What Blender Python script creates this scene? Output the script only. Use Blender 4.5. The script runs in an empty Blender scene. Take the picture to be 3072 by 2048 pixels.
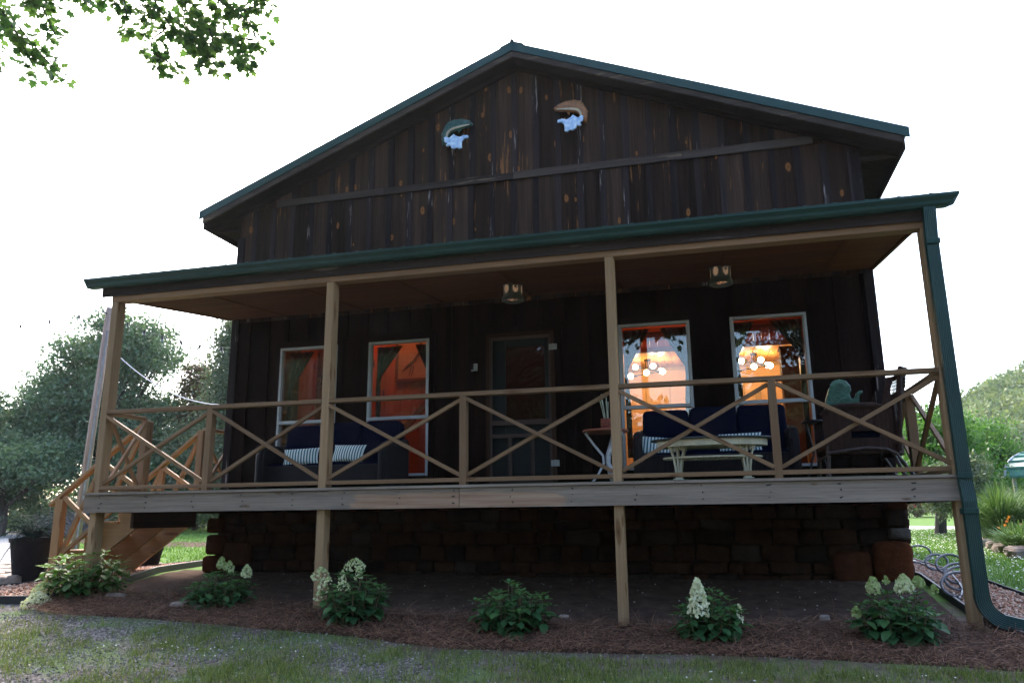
import bpy, bmesh, math, random
import numpy as np
from mathutils import Vector, Matrix
R = math.radians
random.seed(7); rng = np.random.default_rng(7)
scn = bpy.context.scene
COL = scn.collection
ORG = {}

# ------------------------------------------------------------------ tagging and building
def tag(o, label=None, cat=None, group=None, kind=None):
    if label: o['label'] = label
    if cat: o['category'] = cat
    if group: o['group'] = group
    if kind: o['kind'] = kind
    return o

def thing(name, label, cat, loc=(0, 0, 0), group=None, rz=0.0):
    o = bpy.data.objects.new(name, None); COL.objects.link(o)
    o.location = loc; o.rotation_euler = (0, 0, rz); o.empty_display_size = .1
    ORG[o.name] = Vector(loc)
    return tag(o, label, cat, group)

def children(o):
    return [c for c in bpy.data.objects if c.parent == o]

def copy_tree(o, parent=None):
    c = o.copy(); COL.objects.link(c); c.parent = parent
    for ch in children(o): copy_tree(ch, c)
    return c

def finish(name, me, mat, parent, bevel, smooth, label):
    for m in (mat if isinstance(mat, (list, tuple)) else [mat]): me.materials.append(m)
    o = bpy.data.objects.new(name, me); COL.objects.link(o)
    if smooth:
        me.polygons.foreach_set('use_smooth', [True] * len(me.polygons))
    if bevel:
        b = o.modifiers.new('bevel', 'BEVEL'); b.width = bevel; b.segments = 1; b.limit_method = 'ANGLE'; b.angle_limit = R(50)
    if parent is not None:
        o.parent = parent; ORG[o.name] = ORG[parent.name]
    else: ORG[o.name] = Vector((0, 0, 0))
    if label: o['label'] = label
    return o

def nrm(a):
    a = Vector(a); return a.normalized()

class MB:
    """collects shapes, then links them as ONE mesh object"""
    def __init__(s): s.v = []; s.f = []; s.g = []; s.t = []; s.mi = []
    def add(s, vs, fs, gs=None, tone=None, mi=0):
        n = len(s.v); tone = random.random() if tone is None else tone
        s.v += [tuple(v) for v in vs]
        s.g += [tuple(g) for g in gs] if gs is not None else [tuple(v) for v in vs]
        s.t += [tone] * len(vs)
        for f in fs: s.f.append([n + i for i in f]); s.mi.append(mi)
    def bar(s, p0, p1, w, d, wdir=(0, 1, 0), tone=None, mi=0):
        p0 = Vector(p0); p1 = Vector(p1); a = p1 - p0; L = a.length; a = a / L
        wv = Vector(wdir); wv = (wv - a * a.dot(wv)).normalized(); dv = a.cross(wv)
        o1, o2, o3 = random.random() * 40, random.random() * 7, random.random() * 7
        vs = []; gs = []
        for e, p in ((0, p0), (L, p1)):
            for i, j in ((-1, -1), (1, -1), (1, 1), (-1, 1)):
                vs.append(p + wv * (i * w / 2) + dv * (j * d / 2)); gs.append((e + o1, i * w / 2 + o2, j * d / 2 + o3))
        s.add(vs, [(0, 1, 2, 3), (7, 6, 5, 4), (0, 4, 5, 1), (1, 5, 6, 2), (2, 6, 7, 3), (3, 7, 4, 0)], gs, tone, mi)
    def box(s, a, b, tone=None, mi=0):
        d = [abs(b[i] - a[i]) for i in range(3)]; k = d.index(max(d))
        c = [(a[i] + b[i]) / 2 for i in range(3)]; p0 = list(c); p1 = list(c)
        p0[k] = min(a[k], b[k]); p1[k] = max(a[k], b[k])
        wd = [(0, 1, 0), (0, 0, 1), (1, 0, 0)][k]; wi = (k + 1) % 3; di = (k + 2) % 3
        s.bar(p0, p1, d[wi], d[di], wd, tone, mi)
    def prism(s, poly, ext, tone=None, grain='z', mi=0):
        n = len(poly); e = Vector(ext); o1, o2 = random.random() * 40, random.random() * 7
        vs = [Vector(p) for p in poly] + [Vector(p) + e for p in poly]
        gs = [((v.z + o1, v.x + o2, v.y) if grain == 'z' else (v.x + o1, v.z + o2, v.y)) for v in vs]
        s.add(vs, [tuple(range(n)), tuple(range(2 * n - 1, n - 1, -1))] + [(i, i + n, (i + 1) % n + n, (i + 1) % n) for i in range(n)], gs, tone, mi)
    def tube(s, pts, r, n=8, caps=True, tone=None, mi=0):
        pts = [Vector(p) for p in pts]; rs = r if isinstance(r, (list, tuple)) else [r] * len(pts)
        vs = []; gs = []; fs = []; L = 0; up = None
        for k, p in enumerate(pts):
            t = (pts[min(k + 1, len(pts) - 1)] - pts[max(k - 1, 0)]).normalized()
            if up is None:
                up = Vector((0, 0, 1)) if abs(t.z) < .9 else Vector((1, 0, 0))
            u = (up - t * t.dot(up)).normalized(); w = t.cross(u); up = u
            if k: L += (p - pts[k - 1]).length
            for i in range(n):
                a = 2 * math.pi * i / n
                vs.append(p + (u * math.cos(a) + w * math.sin(a)) * rs[k]); gs.append((L, math.cos(a) * rs[k], math.sin(a) * rs[k]))
        for k in range(len(pts) - 1):
            for i in range(n):
                fs.append((k * n + i, k * n + (i + 1) % n, (k + 1) * n + (i + 1) % n, (k + 1) * n + i))
        if caps:
            fs.append(tuple(range(n - 1, -1, -1))); fs.append(tuple((len(pts) - 1) * n + i for i in range(n)))
        s.add(vs, fs, gs, tone, mi)
    def lathe(s, prof, c=(0, 0, 0), n=24, sx=1, sy=1, tone=None, mi=0):
        vs = []; fs = []
        for r, z in prof:
            for i in range(n):
                a = 2 * math.pi * i / n; vs.append((c[0] + r * sx * math.cos(a), c[1] + r * sy * math.sin(a), c[2] + z))
        for k in range(len(prof) - 1):
            for i in range(n):
                fs.append((k * n + i, k * n + (i + 1) % n, (k + 1) * n + (i + 1) % n, (k + 1) * n + i))
        fs.append(tuple(range(n - 1, -1, -1))); fs.append(tuple((len(prof) - 1) * n + i for i in range(n)))
        s.add(vs, fs, None, tone, mi)
    def blob(s, c, rad, p=(1, 1, 1), nu=16, nv=10, rot=None, tone=None, jit=0, mi=0):
        """superellipsoid"""
        vs = []; fs = []
        def sp(x, e): return math.copysign(abs(x) ** e, x)
        M = rot if rot is not None else Matrix.Identity(3)
        for j in range(nv + 1):
            ph = -math.pi / 2 + math.pi * j / nv
            for i in range(nu):
                a = 2 * math.pi * i / nu; k = 1 + (random.random() - .5) * jit
                q = Vector((rad[0] * sp(math.cos(ph), p[2]) * sp(math.cos(a), p[0]) * k, rad[1] * sp(math.cos(ph), p[2]) * sp(math.sin(a), p[1]) * k, rad[2] * sp(math.sin(ph), p[2]) * k))
                vs.append(M @ q + Vector(c))
        for j in range(nv):
            for i in range(nu):
                fs.append((j * nu + i, j * nu + (i + 1) % nu, (j + 1) * nu + (i + 1) % nu, (j + 1) * nu + i))
        s.add(vs, fs, None, tone, mi)
    def build(s, name, mat, parent=None, bevel=0, smooth=False, label=None):
        off = ORG[parent.name] if parent is not None else Vector((0, 0, 0))
        me = bpy.data.meshes.new(name)
        me.from_pydata([(a - off.x, b - off.y, c - off.z) for a, b, c in s.v], [], s.f)
        me.polygons.foreach_set('material_index', s.mi)
        at = me.attributes.new('grain', 'FLOAT_VECTOR', 'POINT'); at.data.foreach_set('vector', np.array(s.g, np.float32).ravel())
        at = me.attributes.new('tone', 'FLOAT', 'POINT'); at.data.foreach_set('value', np.array(s.t, np.float32))
        bmx = bmesh.new(); bmx.from_mesh(me); bmesh.ops.recalc_face_normals(bmx, faces=bmx.faces); bmx.to_mesh(me); bmx.free()
        return finish(name, me, mat, parent, bevel, smooth, label)

def npmesh(name, V, F, tone, mat, parent=None, smooth=False, mi=None, label=None):
    V = np.asarray(V, np.float32)
    if parent is not None: V = V - np.array(ORG[parent.name], np.float32)
    F = np.asarray(F, np.int32); M, k = F.shape
    me = bpy.data.meshes.new(name)
    me.vertices.add(len(V)); me.vertices.foreach_set('co', V.ravel())
    me.loops.add(M * k); me.loops.foreach_set('vertex_index', F.ravel())
    me.polygons.add(M); me.polygons.foreach_set('loop_start', np.arange(0, M * k, k, dtype=np.int32))
    if mi is not None: me.polygons.foreach_set('material_index', np.asarray(mi, np.int32))
    me.update(calc_edges=True)
    at = me.attributes.new('tone', 'FLOAT', 'POINT'); at.data.foreach_set('value', np.asarray(tone, np.float32))
    return finish(name, me, mat, parent, 0, smooth, label)

def unit(a): return a / np.maximum(np.linalg.norm(a, axis=-1, keepdims=True), 1e-9)

def scatter(tv, tf, pos, axis, normal, scale, tone):
    """copies of a small template (x = across, y = along axis, z = normal) as flat arrays"""
    tv = np.asarray(tv, float); tf = np.asarray(tf, int); N = len(pos); k = len(tv)
    y = unit(np.asarray(axis, float)); z = np.asarray(normal, float); z = unit(z - y * (y * z).sum(1, keepdims=True)); x = np.cross(y, z)
    s = np.asarray(scale, float); s = s[:, None] if s.ndim == 1 else s
    P = tv[None, :, :] * s[:, None, :]
    V = pos[:, None, :] + P[..., 0:1] * x[:, None, :] + P[..., 1:2] * y[:, None, :] + P[..., 2:3] * z[:, None, :]
    F = tf[None] + (np.arange(N) * k)[:, None, None]
    return V.reshape(-1, 3), F.reshape(-1, tf.shape[1]), np.repeat(np.asarray(tone, float), k)

def join(parts):
    V = []; F = []; T = []; n = 0
    for v, f, t in parts: V.append(v); F.append(f + n); T.append(t); n += len(v)
    return np.concatenate(V), np.concatenate(F), np.concatenate(T)

LEAF = ([(0, 0, 0), (.28, .45, .06), (0, 1, -.05), (-.28, .45, .06)], [(0, 1, 2, 3)])
OVATE = ([(0, 0, 0), (.2, .15, .05), (.33, .42, .08), (.22, .75, .03), (0, 1, -.1), (-.22, .75, .03), (-.33, .42, .08), (-.2, .15, .05), (0, .42, 0)],
         [(0, 1, 2, 8), (8, 2, 3, 4), (0, 8, 6, 7), (8, 4, 5, 6)])
MAPLE = ([(0, 0, 0), (.2, .02, .02), (.5, .2, .03), (.3, .38, .02), (.55, .68, -.02), (.22, .66, .02), (0, 1.05, -.04), (-.22, .66, .02), (-.55, .68, -.02), (-.3, .38, .02), (-.5, .2, .03), (-.2, .02, .02)],
         [(0, 1, 2, 3), (0, 3, 4, 5), (0, 5, 6, 7), (0, 7, 8, 9), (0, 9, 10, 11)])
def rdir(n, up=0.0):
    a = rng.normal(size=(n, 3)); a[:, 2] += up; return unit(a)

# ------------------------------------------------------------------ terrain
def lp(a, xs, ys): return float(np.interp(a, xs, ys))
def h(x, y):
    f0 = lp(x, [-4, -1, 0, 2.9, 6, 9, 11, 14], [-.80, -.82, -.84, -.93, -1.01, -.96, -.93, -.9])
    f1 = lp(x, [-6, -2, .4, 1, 4.2, 7.2, 9, 12], [-.72, -.70, -.66, -.66, -.68, -.715, -.68, -.72])
    if y <= 0:
        fl = lp(y, [-40, -9, -2.5, -.9, 0], [-1.3, -1.52, -1.33, -1.14, -.98])
        return fl + (f0 + .98) * lp(y, [-6, 0], [.15, 1.])
    if y < 1.8: return f0 + (f1 - f0) * (y / 1.8)
    k = lp(x, [-30, -8, 0, 8, 20, 40], [.022, .02, .012, .010, .012, .014])
    return f1 + k * (min(y, 80) - 1.8)

# ------------------------------------------------------------------ node helpers
class NT:
    def __init__(s, name, rough=.6, spec=.3):
        s.m = bpy.data.materials.new(name); s.m.use_nodes = True; s.t = s.m.node_tree
        s.b = s.t.nodes['Principled BSDF']; s.b.inputs['Roughness'].default_value = rough
        s.b.inputs['Specular IOR Level'].default_value = spec
    def n(s, typ, **kw):
        nd = s.t.nodes.new(typ)
        for k, v in kw.items(): setattr(nd, k, v)
        return nd
    def l(s, a, b): s.t.links.new(a, b)
    def attr(s, name, out='Vector'):
        return s.n('ShaderNodeAttribute', attribute_name=name).outputs[out]
    def coord(s, which='Object'): return s.n('ShaderNodeTexCoord').outputs[which]
    def pos(s): return s.n('ShaderNodeNewGeometry').outputs['Position']
    def map(s, vec, scale=(1, 1, 1), loc=(0, 0, 0)):
        m = s.n('ShaderNodeMapping'); m.inputs['Scale'].default_value = scale; m.inputs['Location'].default_value = loc
        s.l(vec, m.inputs['Vector']); return m.outputs[0]
    def noise(s, vec, scale=5, detail=4, rough=.55, dist=0):
        x = s.n('ShaderNodeTexNoise'); x.inputs['Scale'].default_value = scale; x.inputs['Detail'].default_value = detail
        x.inputs['Roughness'].default_value = rough; x.inputs['Distortion'].default_value = dist
        s.l(vec, x.inputs['Vector']); return x.outputs['Fac']
    def voro(s, vec, scale=5, feature='F1', out='Distance', rand=1):
        x = s.n('ShaderNodeTexVoronoi', feature=feature); x.inputs['Scale'].default_value = scale; x.inputs['Randomness'].default_value = rand
        s.l(vec, x.inputs['Vector']); return x.outputs[out]
    def ramp(s, fac, stops, interp='LINEAR'):
        r = s.n('ShaderNodeValToRGB'); r.color_ramp.interpolation = interp; e = r.color_ramp.elements
        while len(e) < len(stops): e.new(.5)
        for i, (p, c) in enumerate(stops):
            e[i].position = p; e[i].color = (c[0], c[1], c[2], 1) if isinstance(c, (tuple, list)) else (c, c, c, 1)
        s.l(fac, r.inputs[0]); return r.outputs[0]
    def mix(s, fac, a, b, mode='MIX'):
        x = s.n('ShaderNodeMix', data_type='RGBA', blend_type=mode)
        for v, i in ((fac, 0), (a, 6), (b, 7)):
            if isinstance(v, (int, float)): x.inputs[i].default_value = v
            elif isinstance(v, tuple): x.inputs[i].default_value = (*v, 1)
            else: s.l(v, x.inputs[i])
        return x.outputs[2]
    def math(s, op, a, b=0.0, clamp=False):
        x = s.n('ShaderNodeMath', operation=op, use_clamp=clamp)
        for v, i in ((a, 0), (b, 1)):
            if isinstance(v, (int, float)): x.inputs[i].default_value = v
            else: s.l(v, x.inputs[i])
        return x.outputs[0]
    def sep(s, vec):
        x = s.n('ShaderNodeSeparateXYZ'); s.l(vec, x.inputs[0]); return x.outputs
    def bump(s, hgt, strength=.3, dist=.01):
        b = s.n('ShaderNodeBump'); b.inputs['Strength'].default_value = strength; b.inputs['Distance'].default_value = dist
        s.l(hgt, b.inputs['Height']); s.l(b.outputs[0], s.b.inputs['Normal'])
    def col(s, c):
        if isinstance(c, tuple): s.b.inputs['Base Color'].default_value = (*c, 1)
        else: s.l(c, s.b.inputs['Base Color'])
        return s.m

def wood(name, dark, light, knot=None, peel=None, rough=.75, knots=.09, fine=1.0, tonev=.5, stripes=.5, knotscale=(1.5, 5.5, 1), spec=.25):
    t = NT(name, rough, spec); g = t.attr('grain'); tone = t.attr('tone', 'Fac')
    warp = t.noise(t.map(g, (1.2, 5, 5)), 1.3, 3)
    wv = t.n('ShaderNodeVectorMath', operation='ADD'); t.l(g, wv.inputs[0])
    cx = t.n('ShaderNodeCombineXYZ'); t.l(t.math('MULTIPLY', t.math('SUBTRACT', warp, .5), .05), cx.inputs[1]); t.l(cx.outputs[0], wv.inputs[1])
    a = t.noise(t.map(wv.outputs[0], (1.5, 70 * fine, 70 * fine)), 1.0, 5, .6)
    b = t.noise(t.map(wv.outputs[0], (.5, 9 * fine, 9 * fine)), 1.0, 3, .5)
    f = t.math('ADD', t.math('MULTIPLY', a, stripes), t.math('MULTIPLY', b, 1 - stripes))
    c = t.ramp(f, [(.3, dark), (.7, light)])
    tv = t.math('ADD', t.math('MULTIPLY', tone, tonev), 1 - tonev / 2)
    tc = t.n('ShaderNodeCombineColor');
    for i in range(3): t.l(tv, tc.inputs[i])
    c = t.mix(1.0, c, tc.outputs[0], 'MULTIPLY')
    if knot:
        vo = t.n('ShaderNodeTexVoronoi', voronoi_dimensions='2D'); vo.inputs['Scale'].default_value = 1
        gs = t.sep(wv.outputs[0]); kv = t.n('ShaderNodeCombineXYZ'); t.l(gs[0], kv.inputs[0]); kw = t.noise(t.map(g, (7, 16, 16)), 1.0, 3); t.l(t.math('ADD', t.math('ADD', gs[1], gs[2]), t.math('MULTIPLY', t.math('SUBTRACT', kw, .5), .03)), kv.inputs[1])
        t.l(t.map(kv.outputs[0], knotscale), vo.inputs['Vector'])
        d = t.math('DIVIDE', vo.outputs['Distance'], t.math('ADD', t.math('MULTIPLY', t.sep(vo.outputs['Color'])[1], .95), .3)); on = t.math('GREATER_THAN', t.sep(vo.outputs['Color'])[0], .56)
        k = t.math('MULTIPLY', t.ramp(d, [(knots * .8, 1.0), (knots * 1.25, 0.0)]), on)
        ring = t.ramp(d, [(0, .35), (knots * .35, .8), (knots * .6, 1.1), (knots, .75)])
        kc = t.mix(1.0, ring, knot, 'MULTIPLY')
        c = t.mix(k, c, kc)
    if peel:
        p = t.noise(t.map(wv.outputs[0], (1.6, 26, 26)), 1.0, 4, .6); q = t.noise(t.map(g, (.8, 2.2, 2.2)), 1.0, 2)
        pm = t.ramp(t.math('ADD', p, t.math('MULTIPLY', q, .55)), [(.93, 0.0), (.99, 1.0)])
        c = t.mix(pm, c, peel)
        p2 = t.noise(t.map(wv.outputs[0], (1.0, 11, 11)), 1.0, 5, .65); pm2 = t.ramp(t.math('ADD', p2, t.math('MULTIPLY', q, .4)), [(.90, 0.0), (.95, 1.0)]); c = t.mix(t.math('MULTIPLY', pm2, .8), c, peel)
    t.col(c); t.bump(a, .35, .006); return t.m

def plain(name, c, rough=.6, spec=.3, var=.25, scale=6, metal=0, bump=0):
    t = NT(name, rough, spec); t.b.inputs['Metallic'].default_value = metal
    f = t.noise(t.coord(), scale, 5)
    lo = tuple(x * (1 - var) for x in c); hi = tuple(min(1, x * (1 + var)) for x in c)
    t.col(t.ramp(f, [(.3, lo), (.7, hi)]))
    if bump: t.bump(t.noise(t.coord(), scale * 8, 4), bump, .004)
    return t.m

def emit(name, c, s):
    t = NT(name); t.b.inputs['Emission Color'].default_value = (*c, 1); t.b.inputs['Emission Strength'].default_value = s
    return t.col(c)

def leafmat(name, cols, trans=.35, rough=.55, noise=True):
    t = NT(name, rough, .25); tone = t.attr('tone', 'Fac')
    c = t.ramp(tone, [(i / (len(cols) - 1), k) for i, k in enumerate(cols)])
    t.col(c)
    tr = t.n('ShaderNodeBsdfTranslucent'); t.l(t.mix(1.0, c, (1.0, 1.0, .55), 'MULTIPLY'), tr.inputs[0])
    mx = t.n('ShaderNodeMixShader'); mx.inputs[0].default_value = trans
    out = t.t.nodes['Material Output']
    t.l(t.b.outputs[0], mx.inputs[1]); t.l(tr.outputs[0], mx.inputs[2]); t.l(mx.outputs[0], out.inputs[0])
    return t.m

def glassmat(name, tint=(1, 1, 1), ior=1.5):
    t = NT(name); tr = t.n('ShaderNodeBsdfTransparent'); tr.inputs[0].default_value = (*tint, 1)
    gl = t.n('ShaderNodeBsdfGlossy'); gl.inputs['Roughness'].default_value = 0.0
    fr = t.n('ShaderNodeFresnel'); fr.inputs[0].default_value = ior
    mx = t.n('ShaderNodeMixShader'); t.l(fr.outputs[0], mx.inputs[0]); t.l(tr.outputs[0], mx.inputs[1]); t.l(gl.outputs[0], mx.inputs[2])
    t.l(mx.outputs[0], t.t.nodes['Material Output'].inputs[0]); return t.m

# ------------------------------------------------------------------ materials
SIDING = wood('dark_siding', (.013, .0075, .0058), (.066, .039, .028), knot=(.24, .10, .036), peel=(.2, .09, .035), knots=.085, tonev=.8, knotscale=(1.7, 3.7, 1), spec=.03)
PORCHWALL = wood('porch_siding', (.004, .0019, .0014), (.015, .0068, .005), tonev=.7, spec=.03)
BATTEN = wood('batten_wood', (.013, .0095, .0105), (.042, .031, .031), peel=(.24, .2, .19), tonev=.7, spec=.03)
GREYTRIM = wood('grey_trim', (.022, .017, .0155), (.075, .058, .05), peel=(.14, .10, .07), tonev=.6, spec=.03)
SOFFIT = wood('soffit_wood', (.012, .008, .008), (.035, .024, .022), tonev=.5, spec=.03)
PINE = wood('treated_pine', (.2, .118, .056), (.36, .23, .128), knot=(.17, .08, .03), knots=.13, tonev=.35, rough=.65, knotscale=(1.3, 8, 1))
CEDAR = wood('stair_pine', (.19, .095, .036), (.36, .2, .085), knot=(.2, .08, .025), knots=.12, tonev=.35, rough=.6, knotscale=(1.3, 7, 1))
RAILW = wood('rail_pine', (.13, .07, .033), (.25, .148, .078), knot=(.13, .06, .025), knots=.13, tonev=.4, rough=.65, knotscale=(1.3, 8, 1))
BEAMW = wood('beam_wood', (.17, .09, .045), (.31, .18, .10), tonev=.3, knot=(.12, .06, .03), knots=.06)
DARKBEAM = wood('dark_beam', (.018, .013, .013), (.06, .045, .042), tonev=.3, peel=(.14, .11, .1), spec=.03)
CEILW = wood('ceiling_board', (.05, .016, .007), (.13, .045, .018), tonev=.45, spec=.03)
def deckwood():
    m = wood('weathered_deck', (.125, .093, .072), (.315, .252, .205), knot=(.15, .095, .065), knots=.07, tonev=.2, rough=.85, stripes=.6, knotscale=(1.6, 6, 1))
    nt = m.node_tree; b = nt.nodes['Principled BSDF']; t = NT.__new__(NT); t.m = m; t.t = nt; t.b = b
    src = b.inputs['Base Color'].links[0].from_socket
    p = t.pos(); x = t.sep(p)[0]; z = t.sep(p)[2]
    n = t.noise(t.map(p, (2.2, 2, 14)), 1.0, 4)
    x2 = t.math('ADD', x, t.math('MULTIPLY', n, .5))
    a = t.ramp(t.math('DIVIDE', x2, 10), [(.352, 0.0), (.356, 1.0), (.575, 1.0), (.581, 0.0)])
    zz = t.ramp(t.math('ADD', z, t.math('MULTIPLY', n, .09)), [(.15, 0.0), (.17, 1.0), (.29, 1.0), (.32, 0.0)])
    raw = t.ramp(t.noise(t.map(t.attr('grain'), (1.2, 30, 30)), 1, 4), [(.3, (.26, .13, .075)), (.7, (.44, .29, .19))])
    t.col(t.mix(t.math('MULTIPLY', t.math('MULTIPLY', a, zz), .75), src, raw)); return m
DECK = deckwood()
GREEN = plain('green_metal', (.009, .042, .037), .42, .3, .15, 3)
GREENROOF = plain('green_roof', (.008, .05, .04), .42, .5, .15, 2)
ALU = plain('white_aluminium', (.36, .37, .38), .4, .5, .12, 8)
GLASS = glassmat('window_glass', (.93, .96, .95), 1.67)
DOORGLASS = glassmat('dim_room_glass', (.22, .2, .2), 1.5)  # tint darkens the view so the room behind the door looks dim
DGREEN = plain('door_green', (.0025, .005, .005), .6, .3, .2)
DOORBROWN = wood('door_brown', (.02, .010, .006), (.05, .026, .017), tonev=.4, spec=.03)
METAL = plain('grey_metal', (.27, .27, .25), .4, .5, .2, 20)
BLACK = plain('black_metal', (.012, .012, .013), .45, .4, .2)
def stonemat():
    t = NT('rubble_stone', .9, .03); tone = t.attr('tone', 'Fac'); p = t.coord()
    c = t.ramp(tone, [(0, (.10, .03, .012)), (.25, (.065, .024, .012)), (.32, (.034, .0155, .009)), (.55, (.042, .0205, .011)), (.75, (.022, .0145, .0105)), (.93, (.042, .031, .024)), (1, (.11, .095, .085))])
    f = t.noise(p, 5, 6, .65); c = t.mix(1.0, c, t.ramp(f, [(.25, .45), (.75, 1.35)]), 'MULTIPLY')
    t.col(c); t.bump(t.noise(p, 14, 6, .7), .8, .03); return t.m
STONE = stonemat()
MORTAR = plain('mortar', (.036, .027, .021), .9, .03, .3, 14, bump=.6)
REDPINE = wood('red_pine_panel', (.26, .042, .011), (.46, .095, .024), knot=(.08, .02, .01), tonev=.45, rough=.5, knots=.08)
AMBER = wood('amber_ceiling', (.36, .15, .045), (.58, .29, .10), knot=(.2, .08, .03), tonev=.5, rough=.28, spec=.5)
REDBEAM = wood('red_beam', (.12, .025, .012), (.2, .05, .02), tonev=.2)
CREAM = plain('cream_wall', (.66, .40, .19), .55, .3, .08, 3)
CREAMLINE = plain('wall_moulding', (.42, .27, .13), .6, .3, .1)
FLOORIN = wood('inside_floor', (.12, .06, .03), (.2, .1, .05))
NAVY = plain('navy_fabric', (.003, .0042, .015), .9, .02, .25, 40, bump=.3)
def wicker(name, c1, c2):
    t = NT(name, .6, .12); p = t.coord()
    w1 = t.n('ShaderNodeTexWave', bands_direction='Z'); w1.inputs['Scale'].default_value = 32; w1.inputs['Distortion'].default_value = 1.5
    w2 = t.n('ShaderNodeTexWave', bands_direction='X'); w2.inputs['Scale'].default_value = 22; w2.inputs['Distortion'].default_value = 1
    w3 = t.n('ShaderNodeTexWave', bands_direction='Y'); w3.inputs['Scale'].default_value = 22
    for w in (w1, w2, w3): t.l(p, w.inputs[0])
    f = t.math('MULTIPLY', t.math('ADD', w1.outputs['Fac'], .25), t.math('MAXIMUM', t.math('ADD', w2.outputs['Fac'], .3), w3.outputs['Fac']))
    t.col(t.ramp(f, [(.1, c1), (.9, c2)])); t.bump(f, .9, .012); return t.m
WICKER = wicker('dark_wicker', (.006, .005, .006), (.05, .042, .045))
RATTAN = wicker('brown_rattan', (.012, .006, .005), (.085, .042, .032))
RATTANP = plain('rattan_pole', (.045, .025, .022), .45, .4, .4, 20)
def stripes():
    t = NT('striped_fabric', .9, .15); x = t.sep(t.attr('grain'))[0]
    s = t.math('SINE', t.math('MULTIPLY', x, 2 * math.pi / .036))
    c = t.ramp(t.math('ADD', t.math('MULTIPLY', s, .5), .5), [(.42, (.025, .13, .15)), (.5, (.66, .68, .66))])
    t.col(c); t.bump(t.noise(t.coord(), 300, 2), .2, .002); return t.m
STRIPE = stripes()
IVORY = plain('ivory_iron', (.55, .50, .36), .5, .35, .15, 12)
TABLETOP = plain('slate_top', (.05, .055, .05), .35, .4, .3)
WHITEP = plain('white_paint', (.50, .50, .53), .5, .3, .1)
REDTOP = wood('red_table_top', (.16, .045, .025), (.3, .10, .05), tonev=.2, rough=.4)
POTB = plain('woven_basket', (.19, .055, .035), .8, .2, .5, 60, bump=.8)
STALK = plain('pale_stalk', (.34, .36, .26), .7, .2, .3)
def fishgreen():
    t = NT('green_ceramic', .3, .5); p = t.coord()
    f = t.noise(p, 9, 5); sc = t.voro(t.map(p, (1, .5, 1.5)), 16, 'DISTANCE_TO_EDGE')
    c = t.ramp(f, [(.3, (.005, .042, .024)), (.7, (.02, .11, .062))]); c = t.mix(t.ramp(sc, [(.012, .28), (.035, 0.0)]), c, (.2, .34, .26))
    t.col(c); t.bump(sc, .5, .01); return t.m
FISHG = fishgreen()
TROUT = plain('trout_green', (.03, .085, .075), .5, .35, .6, 14)
TROUTBELLY = plain('trout_belly', (.4, .33, .24), .5, .35, .2, 14)
SALMON = plain('trout_brown', (.24, .105, .042), .5, .35, .35, 14)
def splash():
    t = NT('splash_paint', .45, .4); f = t.noise(t.coord(), 22, 4, .6)
    t.col(t.ramp(f, [(.35, (.24, .40, .66)), (.52, (.45, .60, .82)), (.66, (.72, .82, .92))])); t.bump(f, .4, .01); return t.m
SPLASH = splash()
def camo(name, cols, sc):
    t = NT(name, .9, .1); f = t.noise(t.map(t.coord(), (1, 1, .6)), sc, 5, .7, .6); t.col(t.ramp(f, cols)); return t.m
CURT = camo('curtain_cloth', [(.35, (.016, .017, .015)), (.5, (.035, .033, .027)), (.58, (.07, .038, .025)), (.68, (.018, .02, .02))], 16)
DRAPE = camo('patterned_drape', [(.38, (.04, .012, .008)), (.47, (.32, .10, .04)), (.55, (.10, .03, .015)), (.62, (.36, .14, .06))], 14)
BULB = emit('lit_bulb', (1, .70, .40), 15)
PERF = emit('lit_perforation', (1, .6, .36), .12)
FILLBULB = emit('fill_bulb', (1, .34, .10), 85)  # glow of the unseen lamps added to light the front room
CLEARB = plain('bulb_glass', (.8, .82, .84), .15, .5, .03)
LEAVES_FAR = leafmat('far_foliage', [(.045, .085, .055), (.075, .135, .08), (.11, .18, .10), (.14, .22, .12)])
LEAVES_CEDAR = leafmat('cedar_foliage', [(.06, .09, .055), (.11, .15, .09), (.16, .2, .12)])
LEAVES_RUST = leafmat('rusty_foliage', [(.06, .05, .03), (.12, .085, .05), (.10, .12, .05)])
LEAVES_BRIGHT = leafmat('bright_foliage', [(.03, .085, .02), (.07, .17, .035), (.13, .27, .06)], .4)
LEAVES_HILL = leafmat('hill_foliage', [(.07, .12, .035), (.15, .21, .06), (.26, .30, .11)], .3)
LEAVES_MAPLE = leafmat('maple_leaf', [(.03, .085, .035), (.07, .15, .05), (.12, .22, .07)], .5)
LEAVES_SHADE = leafmat('shaded_wood_foliage', [(.012, .02, .007), (.028, .042, .014), (.055, .07, .024)], .25)  # foliage colour darkened so its reflection in the panes stays dim
LEAVES_HYD = leafmat('hydrangea_leaf', [(.02, .07, .03), (.045, .125, .045), (.10, .2, .06)], .3, .42)
LEAVES_HYDL = leafmat('light_hydrangea_leaf', [(.025, .075, .025), (.06, .145, .035), (.14, .26, .055)], .4, .42)
PETAL = leafmat('hydrangea_petal', [(.34, .42, .16), (.58, .62, .36), (.78, .77, .60)], .3, .7)
FERN = leafmat('fern_leaf', [(.006, .016, .014), (.012, .028, .022), (.02, .045, .032)], .1, .95); FERN.node_tree.nodes['Principled BSDF'].inputs['Specular IOR Level'].default_value = .03
GRASSM = leafmat('grass_blade', [(.07, .105, .025), (.12, .175, .035), (.19, .25, .055), (.30, .27, .11)], .3)
LAWNM = leafmat('lawn_blade', [(.06, .13, .025), (.11, .22, .04), (.17, .30, .065)], .4)
OGRASS = leafmat('ornamental_grass_blade', [(.035, .08, .025), (.08, .16, .05), (.17, .25, .10)], .35)
STRAW = leafmat('pine_straw', [(.075, .035, .021), (.18, .088, .055), (.30, .165, .105)], .1, .8)
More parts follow.
